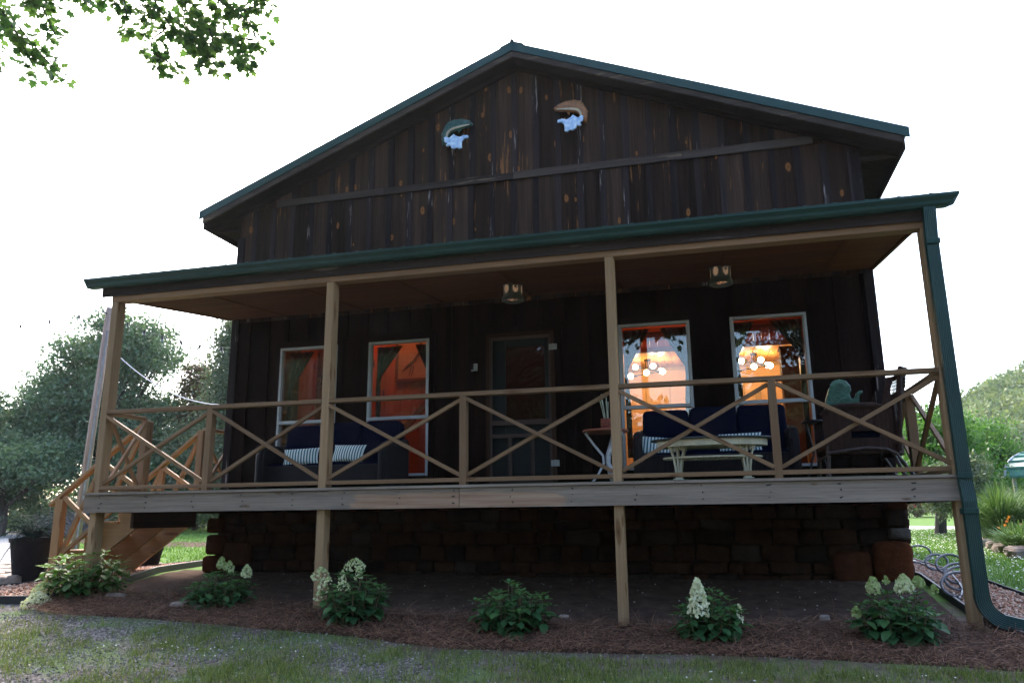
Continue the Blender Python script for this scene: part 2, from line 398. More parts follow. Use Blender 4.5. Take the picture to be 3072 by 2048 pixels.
CLOVER = leafmat('clover_flower', [(.55, .55, .5), (.8, .8, .75)], .2)
REDFLOWER = leafmat('red_flower', [(.4, .03, .02), (.6, .06, .03)], .3)
ORANGEF = leafmat('orange_flower', [(.6, .14, .02), (.7, .28, .05)], .3)
BARK = wood('bark', (.03, .024, .02), (.09, .075, .065), fine=.5, tonev=.3, rough=.95)
STEMM = plain('stem', (.09, .07, .035), .7, .2, .3)
TWIG = leafmat('dry_twig', [(.10, .085, .08), (.2, .18, .17)], .0, .9)
PLASTIC = plain('black_plastic', (.014, .015, .017), .5, .35, .2)
POTM = plain('dark_pot', (.012, .011, .014), .75, .06, .25, 9)
ROCK = plain('field_rock', (.24, .19, .16), .9, .2, .45, 7, bump=.7)
HOSE = plain('grey_hose', (.10, .095, .11), .35, .5, .2)
EDGESTRIP = plain('pale_edge_strip', (.2, .19, .2), .6, .3)
POLEW = wood('pole_wood', (.16, .095, .07), (.38, .28, .23), tonev=.1, rough=.9)
def gravel(name, cols, sc, bump=.8):
    t = NT(name, .9, .2); p = t.pos(); v = t.n('ShaderNodeTexVoronoi'); v.inputs['Scale'].default_value = sc; t.l(p, v.inputs['Vector'])
    c = t.ramp(t.sep(v.outputs['Color'])[0], cols); c = t.mix(1.0, c, t.ramp(v.outputs['Distance'], [(.2, 1.0), (.75, .3)]), 'MULTIPLY')
    t.col(c); t.bump(t.math('SUBTRACT', 1.0, v.outputs['Distance']), bump, .02); return t.m
REDGRAVEL = gravel('pink_gravel', [(0, (.34, .17, .11)), (.5, (.46, .27, .19)), (1, (.56, .42, .33))], 26)
GREYGRAVEL = gravel('grey_gravel', [(0, (.30, .29, .28)), (.5, (.45, .43, .42)), (1, (.6, .58, .56))], 22)
STONES = leafmat('gravel_chip', [(.10, .09, .08), (.18, .165, .15), (.28, .26, .24), (.42, .39, .36)], 0, .9)
PINKST = leafmat('pink_gravel_stone', [(.30, .14, .09), (.45, .26, .18), (.55, .42, .34)], 0, .9)
ROADM = plain('road_concrete', (.5, .48, .47), .9, .2, .1, 1)
FLAG = plain('flagstone', (.33, .26, .21), .85, .2, .35, 4, bump=.4)
MULCH = gravel('straw_soil', [(0, (.075, .036, .022)), (.6, (.125, .062, .038)), (1, (.19, .105, .07))], 40)
DIRT = NT('bare_soil', .95, .02)
_f = DIRT.noise(DIRT.pos(), 7, 8, .7); DIRT.col(DIRT.ramp(_f, [(.3, (.05, .031, .023)), (.7, (.11, .073, .057))])); DIRT.bump(DIRT.noise(DIRT.pos(), 30, 6, .7), .6, .02); DIRT = DIRT.m
def groundmat():
    t = NT('lawn_ground', .95, .1); p = t.pos(); x, y, z = t.sep(p)
    lawn = t.ramp(t.noise(p, 3, 8, .75), [(.3, (.06, .12, .025)), (.7, (.13, .22, .05))])
    v = t.n('ShaderNodeTexVoronoi'); v.inputs['Scale'].default_value = 45; t.l(p, v.inputs['Vector'])
    grav = t.ramp(t.sep(v.outputs['Color'])[0], [(0, (.10, .088, .08)), (.5, (.17, .15, .14)), (1, (.34, .31, .30))])
    grav = t.mix(1.0, grav, t.ramp(v.outputs['Distance'], [(.2, 1.0), (.8, .35)]), 'MULTIPLY')
    soil = t.ramp(t.noise(p, 8, 6, .7), [(.3, (.09, .065, .05)), (.7, (.17, .13, .10))])
    n = t.noise(t.map(p, (.5, .9, 1)), 1.6, 4)
    gm = t.ramp(t.math('ADD', n, t.math('MULTIPLY', x, -.05)), [(.18, 0.0), (.42, 1.0)])
    front = t.mix(gm, soil, grav)
    gr = t.ramp(t.noise(p, 2.2, 5, .6), [(.45, 0.0), (.6, 1.0)])
    front = t.mix(t.math('MULTIPLY', gr, .75), front, t.ramp(t.noise(p, 40, 4), [(.3, (.06, .10, .03)), (.7, (.13, .19, .06))]))
    c = t.mix(t.ramp(y, [(.0, 0.0), (.0001, 0.0)]), front, lawn) if False else t.mix(t.math('GREATER_THAN', y, .9), front, lawn)
    t.col(c); t.bump(t.noise(p, 35, 6, .7), .5, .02); return t.m
GROUND = groundmat()
# ------------------------------------------------------------------ the wooden house
XL, XR, WY, PX, SL = .35, 8.92, 1.95, 4.63, .4094        # wall ends, front wall plane, ridge x, roof slope
def zroof(x): return 6.304 - SL * abs(x - PX)              # lower edge of the green rake trim
house = thing('wooden_house', 'dark board-and-batten house with green metal roof and a raised front porch', 'house', (4.6, 2, -.7))
WIN = [(1.14, 2.02), (2.487, 3.365), (5.90, 6.78), (7.262, 8.145)]
WZ0, WZM, WZ1 = .555, 1.32, 2.375
DX0, DX1, DZ0, DZ1 = 4.16, 5.07, .34, 2.37
OPEN = [(a, WZ0, b, WZ1) for a, b in WIN] + [(DX0, DZ0, DX1, DZ1)]
def sub(z0, z1, cuts):
    out = [(z0, z1)]
    for a, b in cuts:
        nx = []
        for p, q in out:
            if b <= p or a >= q: nx.append((p, q)); continue
            if a - p > .01: nx.append((p, a))
            if q - b > .01: nx.append((b, q))
        out = nx
    return out
# structural wall behind the boards
core = MB(); cuts = sorted({XL + .02, XR - .02} | {v for o in OPEN for v in (o[0], o[2])})
for a, b in zip(cuts[:-1], cuts[1:]):
    m = (a + b) / 2
    for p, q in sub(.1, 4.4, [(o[1], o[3]) for o in OPEN if o[0] < m < o[2]]): core.box((a, WY + .035, p), (b, WY + .13, q))
core.prism([(XL + .02, WY + .035, 4.4), (XR - .02, WY + .035, 4.4), (XR - .02, WY + .035, zroof(XR) + .02), (PX, WY + .035, zroof(PX) + .02), (XL + .02, WY + .035, zroof(XL) + .02)], (0, .095, 0))
core.build('wall_core', REDPINE, house)
lower = MB(); under = MB(); upper = MB(); bat = MB()
def boards(x0, x1, pitch, off):
    xs = [x0]; x = x0 + off
    while x < x1 - .02:
        if x > x0 + .02: xs.append(x)
        x += pitch
    xs.append(x1); return list(zip(xs[:-1], xs[1:]))
BL = boards(XL, XR, .305, .245)
for a, b in BL:
    th = .018 + random.random() * .008
    subs = sorted({a + .002, b - .002} | {v for o in OPEN for v in (o[0], o[2]) if a + .01 < v < b - .01})
    lower.box((a + .002, WY, 2.80), (b - .002, WY + .033, 4.53))
    for p, q in zip(subs[:-1], subs[1:]):
        m = (p + q) / 2
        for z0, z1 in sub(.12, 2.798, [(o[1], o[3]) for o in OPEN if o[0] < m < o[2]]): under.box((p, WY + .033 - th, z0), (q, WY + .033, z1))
for a, b in BL[:-1]:
    w = .066 + random.random() * .02; j = (random.random() - .5) * .012; x0, x1 = b - w / 2 + j, b + w / 2 + j
    bat.box((x0, WY - .022, 2.805), (x1, WY - .002, 4.51))
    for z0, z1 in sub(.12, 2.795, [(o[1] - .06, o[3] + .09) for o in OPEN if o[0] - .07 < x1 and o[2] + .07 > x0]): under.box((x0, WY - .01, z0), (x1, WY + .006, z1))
bat.box((XL - .02, WY - .03, .12), (XL + .09, WY - .002, 4.1)); bat.box((XR - .09, WY - .03, .12), (XR + .02, WY - .002, 4.36))
BU = boards(XL, XR, .305, .265)
def top(x): return zroof(x) - .11
for a, b in BU:
    pts = [(a + .002, WY - .004, 4.535), (b - .002, WY - .004, 4.535), (b - .002, WY - .004, max(4.54, top(b)))]
    if a < PX < b: pts.append((PX, WY - .004, top(PX)))
    pts.append((a + .002, WY - .004, max(4.54, top(a))))
    if max(p[2] for p in pts) > 4.56: upper.prism(pts, (0, .032, 0))
for a, b in BU[:-1]:
    w = .07 + random.random() * .02; x0, x1 = b - w / 2, b + w / 2
    if top(x0) > 4.72 and top(x1) > 4.72:
        bat.prism([(x0, WY - .026, 4.625), (x1, WY - .026, 4.625), (x1, WY - .026, top(x1)), (x0, WY - .026, top(x0))], (0, .02, 0))
lower.build('gable_siding_lower', SIDING, house); upper.build('gable_siding_upper', SIDING, house)
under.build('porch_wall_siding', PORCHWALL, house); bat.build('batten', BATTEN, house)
ht = MB()
for a, b in ((.95, 2.66), (2.665, 4.55), (4.555, 6.82), (6.825, 8.42)): ht.box((a, WY - .034, 4.516 + random.random() * .008), (b, WY - .004, 4.622 + random.random() * .01))
ht.build('horizontal_trim_board', GREYTRIM, house, bevel=.004)
sw = MB()
for x in (XL, XR - .12):
    k = zroof(XL) - .1
    sw.box((x, WY + .04, .1), (x + .12, 9.4, k))
sw.box((XL + .12, 9.28, .1), (XR - .12, 9.4, 4.2)); sw.prism([(XL + .12, 9.28, 4.2), (XR - .12, 9.28, 4.2), (PX, 9.28, 6.1)], (0, .12, 0))
sw.build('side_wall', SIDING, house)
# main roof
EX0, EX1, RY0, RY1 = -.13, 9.42, 1.636, 9.75
def slopebox(mb, x0, x1, y0, y1, zlo, zhi):
    pts = [(x0, y0, zroof(x0) + zlo), (x1, y0, zroof(x1) + zlo), (x1, y0, zroof(x1) + zhi), (x0, y0, zroof(x0) + zhi)]
    mb.prism(pts, (0, y1 - y0, 0), grain='x')
roof = MB()
for a, b in ((EX0 - .03, PX), (PX, EX1 + .03)): slopebox(roof, a, b, RY0 + .02, RY1, .085, .105)
y = 1.8
for s in range(26):
    for a, b in ((EX0 - .03, PX), (PX, EX1 + .03)): slopebox(roof, a, b, y, y + .05, .106, .13)
    y += .305
rf = roof.build('roof', GREENROOF, house)
rk = MB()
for a, b in ((EX0 - .03, 1.45), (1.43, PX), (PX, 6.9), (6.88, EX1 + .03)):
    slopebox(rk, a, b, RY0 - (.004 if a in (1.43, 6.88) else 0), RY0 + .018, .0, .125); slopebox(rk, a, b, RY0 + .019, RY0 + .13, .107, .12)
rk.build('rake_trim', GREEN, rf)
rc = MB(); slopebox(rc, PX - .17, PX, RY0 - .006, RY1, .128, .142); slopebox(rc, PX, PX + .17, RY0 - .006, RY1, .128, .142); rc.tube([(PX, RY0 - .006, 6.304 + .145), (PX, RY1, 6.304 + .145)], .028, 8)
rc.build('ridge_cap', GREEN, rf)
fa = MB()
for a, b in ((EX0 + .03, PX), (PX, EX1 - .03)): slopebox(fa, a, b, RY0 + .012, RY0 + .045, -.085, -.002)
fa.build('fascia_board', GREYTRIM, house)
so = MB()
for a, b in ((EX0 + .06, PX), (PX, EX1 - .06)):
    slopebox(so, a, b, RY0 + .046, WY + .06, -.085, -.06); slopebox(so, a, b, WY - .07, WY - .026, -.15, -.086)
for a, b in ((EX0 + .04, XL), (XR, EX1 - .04)): slopebox(so, a, b, WY + .0605, RY1 - .05, -.085, -.06)
for x in (EX0 + .02, EX1 - .045): so.box((x, RY0 + .046, zroof(EX0) - .15), (x + .025, RY1 - .05, zroof(EX0) + .06))
for x0, x1 in ((EX0 + .05, XL - .02), (XR + .02, EX1 - .05)): so.box((x0, WY - .03, 4.22), (x1, WY + .01, zroof(x0 if x0 < 1 else x1) - .09))
so.build('soffit', SOFFIT, house)
# stone foundation
FY = 1.80
st = MB(); st.box((.42, FY + .07, -1.1), (8.92, FY + .25, .112), mi=1); st.box((.42, FY + .26, -1.1), (.62, 9.3, .1), mi=1); st.box((8.72, FY + .26, -1.1), (8.92, 9.3, .1), mi=1)
z = -.92; rr = random.Random(3)
def stone(mb, c, r): mb.blob(c, r, (.3, .3, .3), 12, 8, Matrix.Rotation((rr.random() - .5) * .25, 3, 'Y'), .32 + .6 * rr.random(), .07)
while z < .1:
    hh = rr.uniform(.11, .2); x = .40
    while x < 8.9:
        w = rr.uniform(.16, .46)
        if x + w > 8.72: w = max(.1, 8.95 - x)
        stone(st, (x + w / 2, FY + .06 + rr.uniform(-.01, .02), min(z + hh / 2, .05)), (w * .5, .068, hh * .5)); x += w
    y = FY + .1
    while y < 4.2:
        w = rr.uniform(.2, .45)
        for xx in (.42, 8.93): stone(st, (xx, y + w / 2, min(z + hh / 2, .05)), (.085, w * .48, hh * .48))
        y += w
    z += hh
TN = [.02, 1.0, .78, .2, .2, .2, .24, .12, .25]
for c, r in (((8.77, FY + .03, -.50), (.20, .15, .22)), ((8.86, FY + .03, -.20), (.11, .14, .06)), ((8.84, FY + .02, -.03), (.12, .14, .10)), ((8.86, FY + .02, .10), (.11, .14, .05)), ((8.36, FY + .04, -.55), (.2, .12, .17)), ((.42, FY + .03, -.05), (.12, .14, .1)), ((.44, FY + .03, -.3), (.14, .14, .13)), ((.41, FY + .02, -.55), (.13, .15, .11)), ((.75, FY + .04, -.42), (.2, .12, .16))):
    st.blob(c, r, (.35, .35, .35), 14, 10, None, TN.pop(0), .08)
st.build('stone_foundation', [STONE, MORTAR], house, smooth=True)
# windows: frame > pane, casing
for i, (a, b) in enumerate(WIN):
    f = MB(); y0, y1 = WY - .028, WY + .06; t = .032
    f.box((a, y0, WZ0), (a + t, y1, WZ1)); f.box((b - t, y0, WZ0), (b, y1, WZ1))
    f.box((a + t, y0 + .001, WZ1 - t), (b - t, y1, WZ1)); f.box((a + t, y0 - .012, WZ0), (b - t, y1, WZ0 + t))
    f.box((a + t, y0 - .006, WZM - .022), (b - t, y1 - .03, WZM + .022))
    f.box((a + t, y0 + .012, WZM + .022), (a + t + .012, y1 - .01, WZ1 - t)); f.box((b - t - .012, y0 + .012, WZM + .022), (b - t, y1 - .01, WZ1 - t))
    w = f.build('window', ALU, house, bevel=.003)
    for z0, z1, yy in ((WZM + .02, WZ1 - t + .004, WY + .012), (WZ0 + t - .004, WZM - .02, WY + .03)):
        g = MB(); g.box((a + t - .004, yy, z0), (b - t + .004, yy + .004, z1)); g.build('pane', GLASS, w)
    c = MB(); c.box((a - .085, WY - .018, WZ0 - .08), (a - .002, WY - .0015, WZ1 + .09)); c.box((b + .002, WY - .018, WZ0 - .08), (b + .085, WY - .0015, WZ1 + .09)); c.box((a - .002, WY - .017, WZ1 + .002), (b + .002, WY - .0015, WZ1 + .09)); c.box((a - .002, WY - .017, WZ0 - .08), (b + .002, WY - .0015, WZ0 - .013))
    c.build('window_casing', PORCHWALL, w)
# door: slab with pane, screen door with hinges, casing
dc = MB(); dc.box((DX0 - .0, WY - .03, DZ0), (4.205, WY + .1, DZ1)); dc.box((5.025, WY - .03, DZ0), (DX1, WY + .1, DZ1)); dc.box((4.205, WY - .029, 2.325), (5.025, WY + .1, DZ1))
dc.build('door_casing', DOORBROWN, house)
dm = MB()
for q in (((4.208, 2.03, DZ0 + .01), (4.395, 2.07, 2.32)), ((4.92, 2.03, DZ0 + .01), (5.022, 2.07, 2.32)), ((4.395, 2.031, 2.2), (4.92, 2.07, 2.32)), ((4.395, 2.031, DZ0 + .01), (4.92, 2.07, 1.24))): dm.box(*q)
dm.box((4.50, 2.02, .55), (4.86, 2.035, 1.0))
door = dm.build('door', DGREEN, house, bevel=.004)
g = MB(); g.box((4.39, 2.048, 1.235), (4.925, 2.052, 2.205)); g.build('pane', DOORGLASS, door)
sd = MB()
for q in (((4.207, 1.93, DZ0 + .02), (4.24, 1.955, 2.322)), ((4.99, 1.93, DZ0 + .02), (5.023, 1.955, 2.322)), ((4.24, 1.931, 1.165), (4.99, 1.954, 1.225)), ((4.24, 1.931, 1.005), (4.99, 1.954, 1.05)), ((4.24, 1.931, DZ0 + .02), (4.99, 1.954, DZ0 + .12)), ((4.24, 1.931, 2.28), (4.99, 1.954, 2.322))): sd.box(*q)
for x in (4.45, 4.745): sd.box((x, 1.932, DZ0 + .12), (x + .045, 1.953, 1.005))
scr = sd.build('screen_door', wood('screen_door_wood', (.03, .018, .014), (.075, .045, .036), tonev=.2), house)
for z in (2.11, .63):
    hg = MB(); hg.box((5.005, 1.912, z), (5.055, 1.929, z + .075)); hg.box((5.06, 1.908, z), (5.11, 1.919, z + .075)); hg.tube([(5.058, 1.915, z), (5.058, 1.915, z + .08)], .008, 8)
    hg.build('hinge', METAL, scr)
# porch deck
POSTX = (-.0, 2.889, 6.052, 9.045)
dk = MB(); dk.box((-.10, -.04, .113), (4.447, .0, .308)); dk.box((4.453, -.04, .113), (9.035, .0, .308))
for x in np.arange(.1, 9.0, .61):
    for z in (.15, .21, .27): dk.tube([(x + random.random() * .05, -.0395, z + random.random() * .02), (x + random.random() * .05, -.043, z + random.random() * .02)], .006, 6, mi=1)
fb = dk.build('deck_fascia', [DECK, BLACK], house)
db = MB(); yy = -.065
while yy < 1.9:
    w = .138
    for a, b in ((-.11, 3.4), (3.405, 6.6), (6.605, 9.05)): db.box((a, yy, .313), (b, yy + w - .006, .339))
    yy += w
for a, b in ((-.11, .34), (8.93, 9.05)):
    for k in range(7): db.box((a, yy + k * .14, .313), (b, yy + k * .14 + .132, .339))
db.build('deck_board', DECK, house)
dj = MB()
for x in np.arange(.4, 9.0, .55): dj.box((x, .01, .13), (x + .038, 1.9, .30))
dj.box((-.06, .01, .115), (-.02, .70, .31)); dj.box((-.06, .70, -.07), (-.02, 1.92, .31)); dj.box((-.06, 1.92, .115), (-.02, 2.8, .31)); dj.box((9.0, .01, .115), (9.03, 2.8, .31)); dj.box((.0, 2.78, .115), (.34, 2.82, .31))
dj.build('deck_joist', DOORBROWN, house)
# posts, beams, ceiling, porch roof
for i, x in enumerate(POSTX):
    p = MB(); zb = h(x, .05) - .12
    p.bar((x, .073, .339), (x, .073, 2.632), .09, .14, (1, 0, 0), tone=.6 if i else .35); xx = x if i < 3 else x - .005
    q = p.build('porch_post', PINE, house, bevel=.004)
    s = MB(); s.bar((xx, .073, zb), (xx, .073, .30), .09, .14, (1, 0, 0), tone=.6); s.build('lower_post', PINE, q, bevel=.004)
bm = MB(); bm.box((-.18, -.022, 2.70), (4.6, .0, 2.80)); bm.box((4.605, -.024, 2.70), (9.08, .0, 2.80)); bm.box((-.18, -.02, 2.802), (9.08, .0, 2.93))
bm.build('porch_fascia', DARKBEAM, house)
b2 = MB()
for a, b in ((-.05, 2.9), (2.9, 6.05), (6.05, 9.09)): b2.box((a, .002, 2.634), (b, .14, 2.72))
b2.build('porch_beam', BEAMW, house, bevel=.003)
def zc(y): return 2.66 + (y - .14) * .104
ce = MB(); xs = [0, 1.2, 2.4, 3.6, 4.8, 6.0, 7.2, 8.4, 9.0]
for a, b in zip(xs[:-1], xs[1:]):
    l0 = .13 if a == 0 else a; l1 = .335 if a == 0 else a; r0 = min(b, 8.965); r1 = min(b, 8.93)
    ce.prism([(l0, .141, zc(.141)), (r0 - .004, .141, zc(.141)), (r1 - .004, WY - .025, zc(WY)), (l1, WY - .025, zc(WY))], (0, 0, .012), grain='x')
for a in xs[1:-1]: ce.bar((a, .145, zc(.145) - .006), (a, WY - .03, zc(WY - .03) - .006), .04, .01, (1, 0, 0), tone=.1)
ce.bar((8.95, .141, zc(.141) + .01), (8.93, WY - .03, zc(WY) + .01), .03, .07, (1, 0, 0), tone=.0); ce.bar((.125, .141, zc(.141) + .02), (.33, WY - .03, zc(WY) + .02), .03, .07, (1, 0, 0), tone=.0)
ce.build('porch_ceiling', CEILW, house)
pr = MB()
def zp(y): return 2.915 + (y + .06) * .155
def pslab(x0, x1, d0, d1):
    pr.prism([(x0, -.07, zp(-.07) + d0), (x1, -.07, zp(-.07) + d0), (x1, -.07, zp(-.07) + d1), (x0, -.07, zp(-.07) + d1)], (0, 0, 0)) if False else pr.add(
        [(x, yy, zp(yy) + d) for yy in (-.07, WY) for d in (d0, d1) for x in (x0, x1)], [(0, 1, 3, 2), (4, 6, 7, 5), (0, 4, 5, 1), (2, 3, 7, 6), (0, 2, 6, 4), (1, 5, 7, 3)])
pslab(.10, 9.13, 0, .012); x = .12
while x < 9.1:
    pr.add([(xx, yy, zp(yy) + d) for yy in (-.07, WY) for xx, d in ((x, .0125), (x + .02, .036), (x + .045, .036), (x + .065, .0125))], [(0, 1, 2, 3), (7, 6, 5, 4), (0, 4, 5, 1), (1, 5, 6, 2), (2, 6, 7, 3), (0, 3, 7, 4)]); x += .28
pr.build('porch_roof', GREENROOF, house)
gt = MB(); prof = [(-.025, 2.80), (-.10, 2.80), (-.118, 2.822), (-.122, 2.85), (-.150, 2.885), (-.150, 2.912), (-.140, 2.912), (-.138, 2.89), (-.108, 2.852), (-.1, 2.815), (-.03, 2.815), (-.03, 2.912), (-.025, 2.912)]
n = len(prof); vs = [(-.31 if a > -.11 else (-.34 if b < 2.87 else -.36), a, b) for a, b in prof] + [(9.22 if a > -.11 else (9.28 if b < 2.87 else 9.33), a, b) for a, b in prof]
gt.add(vs, [(i, i + n, (i + 1) % n + n, (i + 1) % n) for i in range(n)])
gt.add([(-.31, -.025, 2.80), (-.34, -.1, 2.80), (-.36, -.15, 2.89), (-.36, -.15, 2.912), (-.31, -.025, 2.912)], [(0, 1, 2, 3, 4)]); gt.add([(9.22, -.025, 2.80), (9.28, -.1, 2.80), (9.33, -.15, 2.89), (9.33, -.15, 2.912), (9.22, -.025, 2.912)], [(4, 3, 2, 1, 0)])
gt.build('gutter', GREEN, house)
# downspout: a ribbed rectangular pipe swept along a path
def spout(path, w, d, name, parent, ribs=7):
    mb = MB(); prof = []
    for i in range(ribs * 2 + 1): prof.append((-w / 2 + w * i / (ribs * 2), -d / 2 + (.004 if i % 2 else 0)))
    prof += [(w / 2, d / 2), (-w / 2, d / 2)]; n = len(prof); vs = []; P = [Vector(p) for p in path]
    for k, p in enumerate(P):
        t = (P[min(k + 1, len(P) - 1)] - P[max(k - 1, 0)]).normalized()
        side = Vector((1, 0, 0)) if abs(t.x) < .7 else Vector((0, 0, 1))
        side = (side - t * t.dot(side)).normalized(); out = side.cross(t)
        if out.y > 0: out = -out
        vs += [p + side * a - out * b for a, b in prof]
    fs = [(k * n + i, k * n + (i + 1) % n, (k + 1) * n + (i + 1) % n, (k + 1) * n + i) for k in range(len(P) - 1) for i in range(n)]
    fs += [tuple(range(n)), tuple((len(P) - 1) * n + i for i in range(n - 1, -1, -1))]
    mb.add(vs, fs); return mb
sp = spout([(9.075, -.075, 2.80), (9.072, -.078, 2.72), (9.068, -.07, 2.6), (9.064, -.066, 2.5), (9.07, -.07, .28), (9.072, -.085, .2), (9.072, -.105, .1), (9.070, -.105, .02), (9.07, -.1, -.66)], .104, .076, '', None)
ds = sp.build('downspout', GREEN, house)
el = spout([(9.07, -.1, -.655)] + [(9.07 + .20 * (1 - math.cos(a)), -.1, -.67 - .20 * math.sin(a) * 1.05) for a in np.linspace(0, 1.25, 12)] + [(9.36, -.12, -.905), (9.62, -.16, -.985)], .11, .08, '', None)
el.build('elbow', GREEN, ds)
for z in (2.44, .30, .0):
    co = MB(); co.box((9.011, -.118 if z > .2 else -.152, z), (9.127, -.02, z + .05)); co.build('coupling', GREEN, ds, bevel=.004)
# railings: top rail, bottom rail, stub post, braces
ZT, ZB = 1.278, .393
def brace(par, a, b, nm='brace', mat=RAILW, w=.042):
    m = MB(); m.bar(a, b, w, .038, (0, 1, 0) if abs(b[1] - a[1]) < abs(b[0] - a[0]) else (1, 0, 0)); m.build(nm, mat, par, bevel=.002)
def railing(x0, x1, y=.045, mid=True):
    m = MB(); m.bar((x0, y, ZT), (x1, y, ZT), .09, .044, (0, 1, 0)); r = m.build('railing', RAILW, house, bevel=.003)
    m = MB(); m.bar((x0, y - .02, ZB), (x1, y - .02, ZB - .0), .045, .042, (0, 1, 0)); m.build('bottom_rail', RAILW, r, bevel=.003)
    c = (x0 + x1) / 2; m = MB(); m.bar((c, y, .339), (c, y, ZT - .022), .09, .072, (0, 1, 0)); m.build('stub_post', RAILW, r, bevel=.003)
    for a, b in ((x0, c - .036), (c + .036, x1)):
        brace(r, (a, y - .025, ZT - .05), (b, y - .025, ZB + .05), w=.04); brace(r, (a, y + .018, ZB + .05), (b, y + .018, ZT - .05), w=.04)
for a, b in zip(POSTX[:-1], POSTX[1:]): railing(a + .046, b - .046)
def siderail(x, y0, y1, ps=()):
    m = MB(); m.bar((x, y0, ZT), (x, y1, ZT), .09, .044, (1, 0, 0)); r = m.build('railing', RAILW, house, bevel=.003)
    m = MB(); m.bar((x, y0, ZB), (x, y1, ZB), .045, .042, (1, 0, 0)); m.build('bottom_rail', RAILW, r, bevel=.003)
    brace(r, (x - .02, y0, ZT - .05), (x - .02, y1, ZB + .05), w=.04); brace(r, (x + .024, y0, ZB + .05), (x + .024, y1, ZT - .05), w=.04)
    for p in ps:
        m = MB(); m.bar((x, p, .339), (x, p, ZT - .0225), .09, .12, (1, 0, 0)); m.build('stub_post', RAILW, r, bevel=.003)
siderail(0, .145, .70, (.765,)); siderail(0, 1.96, 2.62, (1.90, 2.68)); siderail(9.045, .145, 1.40, (1.46,)); siderail(9.045, 1.52, 2.62, (2.68,))
# interior
iw = MB()
xs = np.arange(.48, 5.1, .14)
for x in xs: iw.box((x + .002, 3.62, .3), (x + .138, 3.65, 4.2))
iw.build('panelled_wall', REDPINE, house)
iu = MB()
for x in np.arange(4.30, 8.8, .115): iu.box((x + .002, 3.93, 2.47), (x + .113, 3.96, 4.2))
iu.build('panelled_header', REDPINE, house)
ib = MB(); ib.box((4.30, 3.84, 2.405), (8.8, 3.925, 2.47)); ib.box((4.3, 3.83, 2.70), (8.8, 3.928, 2.76)); ib.build('ceiling_beam', REDBEAM, house)
ic = MB()
for x in np.arange(4.3, 8.8, .13): ic.box((x + .003, 3.97, 2.60), (x + .127, 6.5, 2.63))
ic.build('plank_ceiling', AMBER, house)
cw = MB(); cw.box((4.30, 6.25, .3), (8.40, 6.33, 2.6)); cw.box((8.28, 3.97, .3), (8.40, 6.245, 2.6)); cw.box((5.1, 3.66, .3), (5.16, 6.24, 2.6))
w_ = cw.build('plaster_wall', CREAM, house)
ml = MB(); ml.box((4.37, 6.225, 2.28), (8.27, 6.248, 2.32)); ml.box((8.255, 4.0, 2.28), (8.279, 6.22, 2.32)); ml.box((4.37, 6.22, 2.54), (8.27, 6.248, 2.598)); ml.box((8.25, 4.0, 2.54), (8.279, 6.215, 2.598))
for x in np.arange(4.6, 8.2, .42): ml.box((x, 6.236, .4), (x + .012, 6.2485, 2.27))
ml.box((7.72, 6.20, .3), (7.82, 6.247, 2.1))
for y in (4.55, 4.75, 5.2, 5.4, 5.8): ml.box((8.262, y, .5), (8.2795, y + .02, 2.1))
ml.build('wall_moulding', CREAMLINE, w_)
cb = MB(); cb.box((8.0, 4.02, .3), (8.24, 4.32, 2.38)); cb.box((7.985, 4.01, 2.38), (8.245, 4.33, 2.402)); CUPW = wood('cupboard_wood', (.12, .045, .02), (.24, .10, .045)); cb.build('cupboard', CUPW, house, bevel=.004)
cb = MB(); cb.box((7.75, 5.6, .3), (8.2, 6.18, 1.7)); cb.build('cupboard', CUPW, house, bevel=.004)
fl = MB(); fl.box((.48, 2.09, .22), (8.78, 9.2, .30)); fl.build('inside_floor', FLOORIN, house)
fc = MB(); fc.box((.48, 2.09, 4.2), (8.78, 9.2, 4.23)); fc.build('room_ceiling', REDPINE, house)
hr = MB(); hr.bar((2.1, 3.2, .9), (3.7, 3.55, 2.75), .05, .09, (0, 1, 0)); hr.build('stair_handrail', REDBEAM, house)
# ------------------------------------------------------------------ stairs on the left end of the porch
stair = thing('staircase', 'new orange pine stairs with crossed handrails at the left end of the porch', 'stairs', (-.6, 1.3, -.7))
RISE, RUN, YN, YF = .1755, .25, .765, 1.90
for y in (YN + .05, (YN + YF) / 2, YF - .09):
    pts = [(-.065, .34 - RISE)]
    for k in range(1, 6): pts += [(-.065 - RUN * k, .34 - RISE * k), (-.065 - RUN * k, .34 - RISE * (k + 1))]
    pts = pts[:-1] + [(-1.315, -.72), (-1.02, -.74), (-.065, -.065)]
    m = MB(); m.prism([(a, y, b) for a, b in pts], (0, .04, 0), grain='x'); m.build('stringer', CEDAR, stair)
for k in range(1, 6):
    m = MB(); z = .34 - RISE * k
    m.box((-.065 - RUN * k - .02, YN + .03, z + .001), (-.065 - RUN * (k - 1) - .02, YF - .03, z + .032)); m.build('tread', CEDAR, stair, bevel=.004)
def hz(x): return 1.25 + .765 * x
